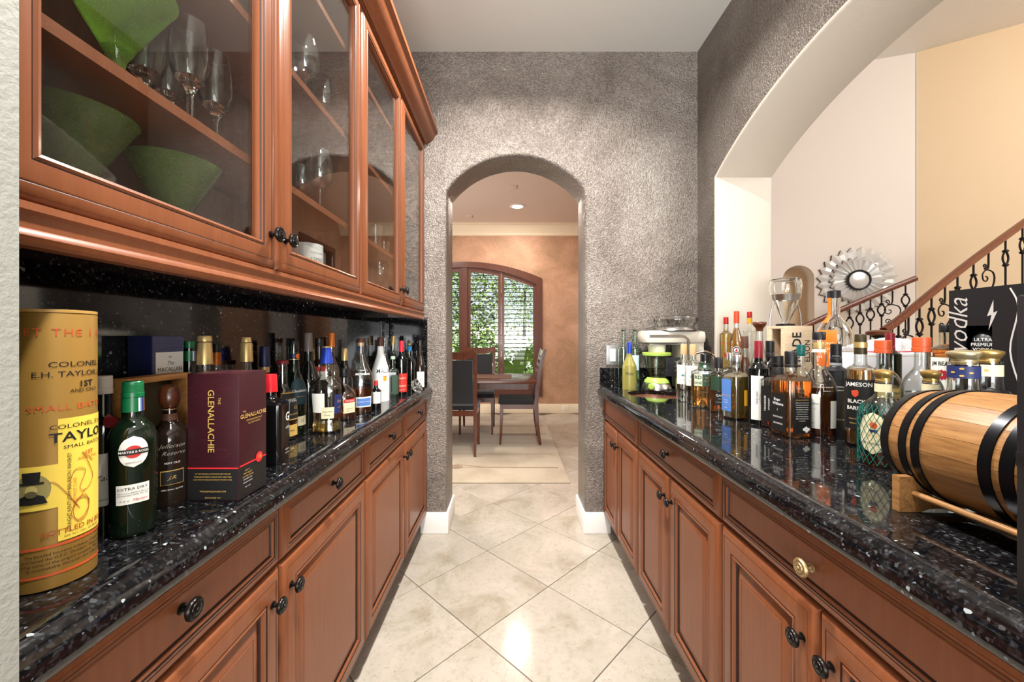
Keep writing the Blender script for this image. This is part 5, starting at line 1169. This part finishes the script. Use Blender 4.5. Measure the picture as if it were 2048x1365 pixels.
band(b, .80, .83, CREAM, 'neck_band'); lab(b, .07, .40, .046, M_paper, -.012, [('Madeira', .009, .006, .31, GRNL, dict(shear=.3)), ('fine dry', .006, .004, .26, GOLDI), ('19%', .005, .004, .12, M_ink)])
lab(b, .08, .34, .026, M_paper, .052, (), 'side_label'); lab(b, .40, .52, .05, None, .028, [('Finest Selection', .0065, 0, .47, M_wink, dict(shear=.4)), ('Reserve', .0065, 0, .435, M_wink, dict(shear=.4))])
b = bottle('liqueur_bottle', 'matte black bottle with a white-lettered capsule, right of the bulb-necked one', 1672, 688, 25, 'straight', X=1.11, gl=OP_matte, opaque=True, r=.0385, face=-130, cap=[('cap', .76, 1, .41, .41, BLK, 'screw')])
lab(b, .75, .88, .01, None, 0, [('Shenk', .011, 0, .855, M_wink, dict(shear=.5))]); band(b, .745, .775, col('gray_cap_band', (150, 150, 150)), 'neck_band', .0012); lab(b, 0, .5, .01, None, .012, [('MINERAL', .006, 0, .50, M_wink), ('DRAFT', .006, 0, .46, M_wink), ('SINCE 1884', .005, 0, .12, M_wink)])
b = bottle('gin_bottle', 'large clear jug-shouldered bottle with an orange label and orange tape on its neck', 1668, 582, 38, 'jug', X=1.262, z0=LZ, gl=GL_clear, liq=LQ_clear, fill=.42, r=.057, face=-140, cap=[('cap', .925, 1, .37, .37, BLK)])
lab(b, .66, .99, .014, ORNG, -.012, (), 'tape', off=.0016); lab(b, .20, .58, .075, ORNG, -.018, [('KING', .014, .012, .44, CREAM), ('SONS', .014, .012, .385, CREAM)])
# syphon coffee maker
sx_, sy_ = 1.398, 1.985
t = thing('coffee_syphon', 'glass syphon coffee maker on a wire stand at the back of the ledge', 'coffee maker', (sx_, sy_, LEDGE))
G().lathe([(.014, .255), (.05, .345), (.055, .36), (.066, .40), (.072, .44), (.066, .478), (.058, .482), (.056, .479), (.063, .474), (.069, .44), (.063, .40), (.052, .362), (.012, .262)], (sx_, sy_, LEDGE), 'z', 32, 0, False, False).build('upper_globe', GL_clear, t)
G().lathe([(.062, .37), (.070, .40), (.0675, .40), (.060, .37)], (sx_, sy_, LEDGE), 'z', 32, 0, False, False).build('steel_collar', M_steel, t)
G().lathe([(.03, .226), (.041, .228), (.041, .252), (.03, .254)], (sx_, sy_, LEDGE), 'z', 28).build('clamp', M_black, t)
G().lathe([(.012, .02), (.05, .03), (.068, .075), (.062, .13), (.034, .175), (.028, .225), (.026, .225), (.031, .175), (.059, .13), (.065, .075), (.048, .033), (.012, .023)], (sx_, sy_, LEDGE), 'z', 32, 0, False, False).build('lower_globe', GL_clear, t)
G().lathe([(.075, .0006), (.075, .01), (.04, .016), (.001, .016)], (sx_, sy_, LEDGE), 'z', 28).build('base', M_black, t)
for s in (-1, 1): G().tube(smooth_path([(sx_ + s * .07, sy_, LEDGE + .01), (sx_ + s * .08, sy_, LEDGE + .15), (sx_ + s * .076, sy_, LEDGE + .30), (sx_ + s * .05, sy_, LEDGE + .372), (sx_ + s * .03, sy_, LEDGE + .374)], 4), .0035, 8).build('stand_wire', M_steel, t)
# printed wooden wine box
t = thing('wooden_box', 'pale wooden bottle box with black stencilled letters standing on the ledge', 'box', (1.26, 1.775, LEDGE))
bxm = wood('pale_box_wood', (196, 172, 138), (210, 188, 156), (222, 202, 172), .6, (4, 4, 30), 0)
bx0, bx1, by0, by1, bz1 = 1.206, 1.325, 1.712, 1.835, 1.281
g = G(); g.cbox(bx0, bx1, by0, by0 + .008, LZ, bz1, .001); g.build('front_panel', bxm, t)
for nm_, q in (('plank', (bx0, bx1, by1 - .008, by1, LZ, bz1)), ('plank', (bx1 - .008, bx1, by0 + .0082, by1 - .0082, LZ, bz1)), ('plank', (bx0, bx1 - .0082, by0 + .0082, by1 - .0082, LZ, LZ + .008)), ('plank', (bx0, bx1 - .0082, by0 + .0082, by1 - .0082, bz1 - .012, bz1)),
                 ('plank', (bx0, bx0 + .008, by0 + .0082, by0 + .03, LZ + .0082, bz1 - .0122)), ('plank', (bx0, bx0 + .008, by1 - .03, by1 - .0082, LZ + .0082, bz1 - .0122))): G().cbox(*q, .0008).build(nm_, bxm, t)
g = G(); flat_text(g, 'TRADE', .055, ((bx0 + bx1) / 2 - .008, by0, LZ + .125), (1, 0, 0), (0, 0, 1), (0, -1, 0), rot=90, sx=.95, bold=.02); flat_text(g, 'ELSON', .032, (bx1 - .022, by0, LZ + .125), (1, 0, 0), (0, 0, 1), (0, -1, 0), rot=90, bold=.01); g.build('lettering', M_ink, t, 0, fix=False)
# white carton with a plastic bag on it
t = thing('white_carton', 'plain white carton lying on the ledge under a plastic bag', 'box', (1.34, 1.44, LEDGE)); G().cbox(1.186, 1.495, 1.352, 1.452, LZ, 1.176, .003).build('carton', col('white_card', (228, 228, 232), rough=.5), t)
G().box(1.187, 1.494, 1.3512, 1.3518, 1.166, 1.171).build('flap_edge', M_trim, t, 0)
t = thing('plastic_bag', 'crumpled clear plastic zip bag with a red strip on the white carton', 'bag', (1.36, 1.42, 1.177)); rd = random.Random(9)
rows = []
for i in range(13):
    row = []
    for j in range(25):
        a, c = i / 12, j / 24; hgt = .062 * math.sin(math.pi * min(1, a * 1.02)) ** .6 * math.sin(math.pi * (.08 + .88 * c)) ** .5 * (.55 + .45 * c)
        row.append((1.21 + .27 * c + rd.uniform(-.004, .004), 1.358 + .088 * a + rd.uniform(-.003, .003), 1.1775 + max(0, hgt) + rd.uniform(0, .006)))
    rows.append(row)
PB = mat('clear_plastic_film', (236, 234, 236), .18); PB.node_tree.nodes['Principled BSDF'].inputs['Alpha'].default_value = .55
G().patch(rows).build('film', PB, t, 0, fix=False); G().tube([(1.205, 1.358, 1.1815), (1.30, 1.357, 1.1805), (1.485, 1.358, 1.183)], .0022, 6).build('zip_strip', col('pink_zip', (206, 60, 92)), t)
# near group
b = bottle('whiskey_bottle', 'amber bottle with a black label in white capitals, left of the netted one', 1721, 669, 30, 'straight', Y=1.115, gl=GL_wall, liq=LQ_amber, fill=.70, r=.0355, face=-141, cap=[('foil', .82, 1, .42, .37, col('black_gold_foil', (60, 52, 32), rough=.35, metal=.4))])
band(b, .88, .93, GFOIL, 'gold_ring', .0018)
lab(b, .16, .60, .088, BLKL, .004, [('JAMESON', .0155, -.003, .555, M_wink, dict(bold=.015, sx=.95)), ('BLACK', .0145, -.008, .405, M_wink, dict(bold=.015, sx=.9)), ('BARREL', .0145, -.008, .345, M_wink, dict(bold=.015, sx=.9)), ('IRISH WHISKEY', .0055, -.006, .25, GOLDI), ('TRIPLE DISTILLED', .0045, -.006, .21, GOLDI)])
emblem(b, [(-.012, .007), (0, .011), (.004, .007), (.003, -.005), (-.003, -.010), (-.010, -.005)], .475, -.002, col('crest_red', (196, 70, 44)), .0018)
for u, top, Y_, lb, liq_, rr in ((1766, 681, 1.172, 'pale gold bottle with a rust-orange cap and script label, behind the left gold-topped one', LQ_gold, .046), (1843, 675, 1.064, 'clear bottle with a rust-orange cap behind the right gold-topped one', LQ_clear, .044)):
    b = bottle('rum_bottle', lb, u, top, 40, 'jug', Y=Y_, gl=GL_wall, liq=liq_, fill=.55 if u < 1800 else .25, r=rr, face=-145, cap=[('cap', .87, 1, .44, .43, OCAP, 'screw')])
    if u < 1800: lab(b, .44, .56, .06, col('tan_label', (186, 170, 110)), -.012, [('Kak', .016, -.01, .50, M_ink, dict(shear=.3))])
    else: lab(b, .30, .40, .06, GRNL, -.012)
b = bottle('wine_bottle', 'green bottle with a dark red ridged cap, standing on the ledge behind the orange caps', 1780, 667, 14, 'wine', X=1.235, z0=LZ, gl=OP_dkgreen, opaque=True, r=.028, cap=[('cap', .70, 1, .44, .44, DRED, 'screw')])
b = bottle('bourbon_bottle', 'amber bottle with a white label and red seal, half behind the black vodka carton', 1892, 650, 22, 'straight', Y=1.13, z0=LZ, gl=GL_wall, liq=LQ_bourbon, fill=.75, n=3.5, r=.036, face=-150, cap=[('cap', .9, 1, .40, .40, BLK)])
o = lab(b, .08, .58, .070, M_paper, 0, [('JIM BEAM', .0155, -.002, .50, M_ink, dict(bold=.02, sx=.8))])
lab(b, 0, .5, .01, None, 0, [('KENTUCKY STRAIGHT', .0058, -.002, .22, M_ink), ('BOURBON WHISKEY', .0058, -.002, .19, M_ink)])
emblem(b, [(x * (1 + .12 * math.cos(12 * math.atan2(y, x))), y * (1 + .12 * math.cos(12 * math.atan2(y, x)))) for x, y in disc(.0135, 48)], .36, .0, col('seal_red', (166, 32, 44)), .0014, o); lab(b, .3, .4, .01, None, 0, [('B', .011, 0, .36, M_wink)], off=.0012)
# netted rum bottle and its twin
RU = dict(gl=GL_clear)
b = bottle('rum_bottle', 'gold-topped rum bottle wrapped in green netting beside the barrel', 1766, 739, 50, 'jug', v=930, gl=GL_wall, liq=LQ_dark, fill=.20, r=.0455, face=-142, cap=[('stopper', .865, 1, .42, .42, M_gold, 'crown')])
band(b, .765, .85, CREAM, 'neck_label'); lab(b, .77, .85, .02, None, 0, [('1888', .007, 0, .81, GOLDI)])
o = lab(b, .13, .56, .060, CREAM, -.012, [('GRAN RESERVA', .0058, 0, .24, NAVY, dict(shear=.2)), ('RUM', .008, 0, .32, GOLDI)], 'oval_label', 'oval'); emblem(b, disc(.0072, 20), .43, -.010, ORI, .0014, o); emblem(b, [(-.009, .002), (.009, .002), (.005, -.006), (0, -.003), (-.005, -.006)], .375, -.010, NAVY, .0014, o)
NETC = col('sea_green_net', (16, 108, 98), rough=.7); g = G()
for k in range(22):
    for s in (-1, 1):
        P = []
        for q in range(15):
            z = lerp(.02, .635, q / 14) * b.h; P.append(b.S(2 * math.pi * k / 22 + s * q / 14 * 1.5 + .02 * math.sin(q * 1.7 + k), z, .0016 + .0008 * s))
        g.tube(P, .00065, 4)
nt = g.build('net', NETC, b.t, 0, fix=False); nt['kind'] = 'stuff'
b = bottle('rum_bottle', 'gold-topped rum bottle behind the middle of the barrel', 1861, 740, 50, 'jug', X=1.028, gl=GL_wall, liq=LQ_dark, fill=.3, r=.0445, face=-142, cap=[('stopper', .865, 1, .42, .42, M_gold, 'crown')])
band(b, .765, .85, CREAM, 'neck_label'); lab(b, .77, .85, .02, None, 0, [('1888', .007, 0, .81, GOLDI)])
b = bottle('tequila_bottle', 'wide clear bottle with a silver-gold crown stopper and blue neck band, above the barrel', 1930, 700, 60, 'patron', X=1.0, Y=.862, gl=GL_clear, liq=LQ_clear, fill=.5, r=.055, face=-145, fl=.8, cap=[('stopper', .885, 1, .50, .50, col('champagne_metal', (206, 190, 150), rough=.35, metal=.8), 'crown')])
band(b, .78, .875, NAVY, 'neck_band', .001); 
for k in range(4): emblem(b, [(-.004, 0), (-.002, .002), (.002, .002), (.004, 0), (.002, -.002), (-.002, -.002)], (.80, .825, .825, .855)[k], (0, -.013, .013, 0)[k], GOLDI, .002)
b = bottle('tequila_bottle', 'clear bottle with a gold crown stopper and cream neck band, next to the black carton', 1976, 699, 50, 'patron', X=1.112, Y=.91, gl=GL_clear, liq=LQ_clear, fill=.5, r=.052, face=-145, fl=.8, cap=[('stopper', .885, 1, .50, .50, M_gold, 'crown')])
band(b, .78, .875, CREAM, 'neck_band', .001); emblem(b, [(-.004, 0), (-.002, .002), (.002, .002), (.004, 0), (.002, -.002), (-.002, -.002)], .83, 0, GOLDI, .002)
# little oak barrel on its stand
t = thing('oak_barrel', 'small oak barrel with black hoops lying on a wooden stand', 'barrel', (.797, .625, HC))
bc = Vector((.797, .625, 1.041)); BL, RE, RM = .122, .0885, .101
br = lambda y: RM - (RM - RE) * (abs(y) / BL) ** 2
nst = 20
for k in range(nst):
    a0, a1 = 2 * math.pi * k / nst + .0025, 2 * math.pi * (k + 1) / nst - .0025; rs = []
    for q in range(9):
        y = lerp(-BL, BL, q / 8); r_ = br(y)
        rs.append([bc + Vector((rr_ * math.cos(a), y, rr_ * math.sin(a))) for rr_, a in ((r_, a0), (r_ * 1.0015, (a0 + a1) / 2), (r_, a1), (r_ - .012, a1), (r_ - .012, a0))])
    G().rings(rs).build('stave', M_oak, t, 30)
for y0, y1 in ((.104, .1215), (.066, .081), (.042, .057), (-.057, -.042), (-.081, -.066), (-.1215, -.104)):
    G().lathe([(br(y0) + .0002, y0), (br(y0) + .0022, y0 + .0004), (br(y1) + .0022, y1 - .0004), (br(y1) + .0002, y1)], bc, 'y', 64, 0, False, False).build('hoop', M_hoop, t)
for y0, y1 in ((BL - .012, BL - .006), (-BL + .006, -BL + .012)): G().lathe([(.001, y0), (RE - .012, y0), (RE - .012, y1), (.001, y1)], bc, 'y', 40).build('head', M_oak, t)
st = thing('barrel_stand', 'pale wooden cradle with dowel rails under the oak barrel', 'stand', (.797, .625, HC))
for y in (.692, .509):
    rr_ = br(y + .0065 - .625) + .0045; n_ = 12; top_ = []
    for q in range(n_ + 1):
        a = lerp(R(218), R(322), q / n_); top_.append((bc.x + rr_ * math.cos(a), bc.z + rr_ * math.sin(a)))
    zl = .986
    poly = [(.689, HC + .0006), (.725, HC + .0006), (.745, HC + .006), (.80, HC + .007), (.85, HC + .006), (.869, HC + .0006), (.905, HC + .0006), (.905, zl), (top_[-1][0] + .004, zl)] + top_[::-1] + [(top_[0][0] - .004, zl), (.689, zl)]
    G().prism(poly, 'y', y, y + .013).build('cradle', M_oak, st, 20)
for x in (.716, .878): G().tube([(x, .5095, HC + .033), (x, .7045, HC + .033)], .0055, 12).build('dowel', M_oak, st)
# black vodka carton with a window
VB = M_blackbox; t = thing('vodka_carton', 'tall black carton with a white script name and a window showing a black bottle', 'box', (1.25, .985, LEDGE))
vx, vy0, vy1, vz0, vz1 = 1.19, .80, 1.06, LZ, 1.358
wa, wb_, wc, wd = .965, 1.035, LZ + .01, 1.262       # window in y and z
g = G(); rr4 = [[(vx, y, z) for y, z in q] for q in ([(vy0, vz0), (vy1, vz0), (vy1, vz1), (vy0, vz1)], [(wa, wc), (wb_, wc), (wb_, wd), (wa, wd)])]
g.rings(rr4, 0, False, False); g.rings([rr4[1], [(vx + .02, y, z) for _, y, z in rr4[1]]], 0, False, False)
g.rings([rr4[0], [(vx + .13, y, z) for _, y, z in rr4[0]]], 0, False, True); g.build('carton', VB, t, 0)
G().lathe([(.028, .0), (.03, .004), (.03, .15), (.026, .175), (.013, .192), (.001, .192)], (vx + .034, 1.0, LZ + .012), 'z', 32).build('inner_bottle', OP_matte, t)
g = G(); flat_text(g, 'vodka', .068, (vx, 1.037, 1.262), (0, -1, 0), (0, 0, 1), (-1, 0, 0), rot=-90 + 180, shear=.35, sx=.9, bold=-.006); g.build('lettering', col('silver_ink', (176, 170, 164), rough=.45), t, 0, fix=False)
g = G()
for k, s_ in enumerate(('ULTRA', 'PREMIUM', 'VODKA')): flat_text(g, s_, .0115, (vx + .003, .986, 1.226 - .0125 * k), (0, -1, 0), (0, 0, 1), (-1, 0, 0), sx=1.1)
g.build('lettering', M_wink, t, 0, fix=False)
G().add([(vx - .0006, y, z) for y, z in ((.962, 1.325), (.975, 1.285), (.966, 1.288), (.972, 1.25), (.954, 1.297), (.962, 1.293))], [(0, 1, 2), (0, 2, 5), (2, 3, 4), (2, 4, 5)]).build('bolt_print', col('silver_ink', (176, 170, 164), rough=.45), t, 0, fix=False)
G().tube(smooth_path([(vx - .0004, .93, 1.35), (vx - .0004, .915, 1.30), (vx - .0004, .93, 1.20), (vx - .0004, .91, 1.10), (vx - .0004, .925, 1.06)], 5), .0016, 5).build('silver_line', col('silver_ink', (176, 170, 164), rough=.45), t)
t = thing('black_carton', 'tall plain black carton at the right edge, nearest the lens', 'box', (.69, .38, HC))
G().cbox(.591, .79, .24, .457, HC + .0006, 1.283, .003).build('carton', VB, t); G().cbox(.5905, .7905, .2395, .4575, 1.083, 1.101, .002).build('band', M_black, t)

# ================================================================ INSIDE THE GLASS CABINETS
def goblet(label, u, rim_v, X, zs, prof, m, name='wine_glass', cat='glass', group=None, sc=1.0, cutm=None, seg=32, Y=None):
    Y = Y or X * F / (u - VX); t = thing(name, label, cat, (X, Y, zs), 0, group)
    for pn, P, mm, sg in prof: G().lathe([(r_ * sc, z_ * sc) for r_, z_ in P], (X, Y, zs + .0006), 'z', sg, 0, P[0][0] < .002, False).build(pn, mm, t, 50)
    return t
GRB = thin_glass('green_bubble_glass', (.62, .80, .34, 1), .05)
n_, l_ = GRB.node_tree.nodes, GRB.node_tree.links
_d = n_.new('ShaderNodeBsdfDiffuse'); _d.inputs['Color'].default_value = srgb(128, 152, 76); _tl = n_.new('ShaderNodeBsdfTranslucent'); _tl.inputs['Color'].default_value = srgb(150, 176, 88)
_tc = n_.new('ShaderNodeTexCoord'); _v = n_.new('ShaderNodeTexVoronoi'); _v.inputs['Scale'].default_value = 260; l_.new(_tc.outputs['Object'], _v.inputs['Vector'])
_cr = n_.new('ShaderNodeValToRGB'); _cr.color_ramp.elements[0].color = (1, 1, 1, 1); _cr.color_ramp.elements[0].position = .10; _cr.color_ramp.elements[1].color = (.42, .42, .42, 1); _cr.color_ramp.elements[1].position = .2; l_.new(_v.outputs['Distance'], _cr.inputs[0])
_ad = n_.new('ShaderNodeMixShader'); _ad.inputs[0].default_value = .4; l_.new(_d.outputs[0], _ad.inputs[1]); l_.new(_tl.outputs[0], _ad.inputs[2])
_mx = n_.new('ShaderNodeMixShader'); l_.new(_cr.outputs[0], _mx.inputs[0]); _old = n_['Material Output'].inputs['Surface'].links[0].from_socket; l_.new(_old, _mx.inputs[1]); l_.new(_ad.outputs[0], _mx.inputs[2]); l_.new(_mx.outputs[0], n_['Material Output'].inputs['Surface'])
GOB = [('foot', [(.001, .0), (.036, .001), (.036, .003), (.010, .010), (.001, .011)], M_crystal, 28), ('stem', [(.009, .010), (.008, .03), (.012, .05), (.020, .064), (.001, .066)], GRB, 20), ('bowl', [(.001, .066), (.020, .067), (.074, .166), (.0755, .167), (.0725, .166), (.019, .072), (.001, .070)], GRB, 40)]
goblet('green bubble-glass goblet on the upper shelf, at the top of the photo', 263, 0, -.628, 1.627, GOB, None, 'green_goblet', 'goblet', Y=.625, sc=1.0)
goblet('green bubble-glass goblet at the front of the lowest shelf, nearest the lens', 190, 0, -.660, 1.404, GOB, None, 'green_goblet', 'goblet', Y=.590, sc=1.0)
goblet('green bubble-glass goblet on the lowest shelf, right of the other one', 352, 0, -.655, 1.404, GOB, None, 'green_goblet', 'goblet', Y=.765)
def crystal_goblet(label, u, X):
    Y = X * F / (u - VX); t = thing('crystal_goblet', label, 'glass', (X, Y, 1.627), 0, 'cut crystal goblets')
    c = (X, Y, 1.6276)
    G().lathe([(.001, 0), (.033, .001), (.033, .003), (.008, .010), (.001, .011)], c, 'z', 24, 0, False, False).build('foot', M_crystal, t)
    G().lathe([(.007, .011), (.0055, .04), (.006, .078), (.012, .092), (.001, .0935)], c, 'z', 6).build('stem', GL_clear, t, 0)
    ns, rs = 36, []
    for q, (r_, z_) in enumerate([(.001, .094), (.016, .097), (.024, .107), (.029, .119), (.0315, .131), (.0322, .143), (.0322, .155), (.032, .167), (.031, .179), (.0305, .186), (.028, .215), (.0268, .215), (.0285, .186), (.0292, .16), (.028, .13), (.022, .108), (.001, .101)]):
        cutd = .0011 if 2 <= q <= 8 else 0       # lozenge cuts
        rs.append([Vector(c) + Vector(((r_ + cutd * (-1) ** (k + q)) * math.cos(2 * math.pi * k / ns), (r_ + cutd * (-1) ** (k + q)) * math.sin(2 * math.pi * k / ns), z_)) for k in range(ns)])
    G().rings(rs, 0, False, False).build('bowl', GL_clear, t, 20)
crystal_goblet('cut crystal goblet standing frontmost on the upper shelf', 380, -.622)
crystal_goblet('cut crystal goblet at the right end of the crystal row', 431, -.640)
crystal_goblet('cut crystal goblet behind the green goblet', 290, -.690)
crystal_goblet('cut crystal goblet half hidden between two others', 338, -.705)
WG = [('foot', [(.001, 0), (.036, .001), (.036, .003), (.006, .008), (.001, .009)], M_crystal, 24), ('stem', [(.005, .008), (.004, .03), (.004, .08), (.008, .09)], M_crystal, 12), ('bowl', [(.001, .088), (.02, .092), (.04, .12), (.044, .15), (.040, .19), (.034, .215), (.0332, .215), (.039, .19), (.043, .15), (.039, .121), (.001, .091)], M_crystal, 32)]
for u, X, lb in ((640, -.625, 'balloon wine glass on the middle shelf, right of the center of the second door'), (604, -.715, 'balloon wine glass on the middle shelf, at the left edge of the second door')): goblet(lb, u, 0, X, 1.627, WG, None, 'wine_glass', 'glass')
for u, X, lb in ((610, -.63, 'tall stemmed glass on the top shelf seen through the second door'), (648, -.66, 'stemmed glass on the top shelf, right of the tall one')): goblet(lb, u, 0, X, 1.932, WG, None, 'wine_glass', 'glass')
goblet('large wine glass on the lowest shelf behind the third door', 760, 0, -.64, 1.404, WG, None, 'wine_glass', 'glass', sc=.95)
TB = [('tumbler_body', [(.001, .0), (.026, .0), (.033, .10), (.0318, .10), (.0245, .008), (.001, .008)], M_crystal, 24)]
for u, X, lb in ((751, -.60, 'clear tumbler on the middle shelf behind the third door'), (768, -.66, 'clear tumbler behind the other one, on the middle shelf')): goblet(lb, u, 0, X, 1.627, TB, None, 'tumbler', 'glass', sc=1.0)
mX, mY = -.640, 1.235; t = thing('mug', 'white mug with gray lettering on the lowest shelf', 'mug', (mX, mY, 1.404))
MUGW = col('white_china', (238, 238, 236), rough=.2); mug = Bot(); mug.r, mug.h, mug.X, mug.Y, mug.z0, mug.n, mug.fl, mug.t = .046, .108, mX, mY, 1.4046, 2, 1, t
mug.S = lambda th, z, off=0.0: Vector((mX + (.0455 + off) * math.cos(th), mY + (.0455 + off) * math.sin(th), 1.4046 + z)); mug.face = math.atan2(-mY, -mX) + R(35)
G().lathe([(.001, 0), (.040, 0), (.044, .006), (.0455, .03), (.0455, .118), (.0425, .118), (.0415, .008), (.001, .008)], (mX, mY, 1.4046), 'z', 40, 0, False, False).build('body', MUGW, t)
G().tube(smooth_path([(mX - .03, mY + .036, 1.50), (mX - .045, mY + .065, 1.495), (mX - .048, mY + .072, 1.46), (mX - .04, mY + .058, 1.43), (mX - .028, mY + .036, 1.428)], 4), .006, 8).build('handle', MUGW, t)
lab(mug, 0, 1, .01, None, 0, [("THAT'S WHY", .0085, .004, .82, col('gray_ink', (96, 92, 92))), ('I SMILE', .0145, .004, .64, col('gray_ink', (96, 92, 92)))])
t = thing('saucer', 'white dish leaning on the lowest shelf beside the mug', 'dish', (-.60, 1.335, 1.404)); G().lathe([(.001, 0), (.03, 0), (.034, .004), (.058, .022), (.058, .025), (.032, .008), (.001, .006)], (-.617, 1.36, 1.4046), 'z', 36, 0, False, False).build('dish', MUGW, t)
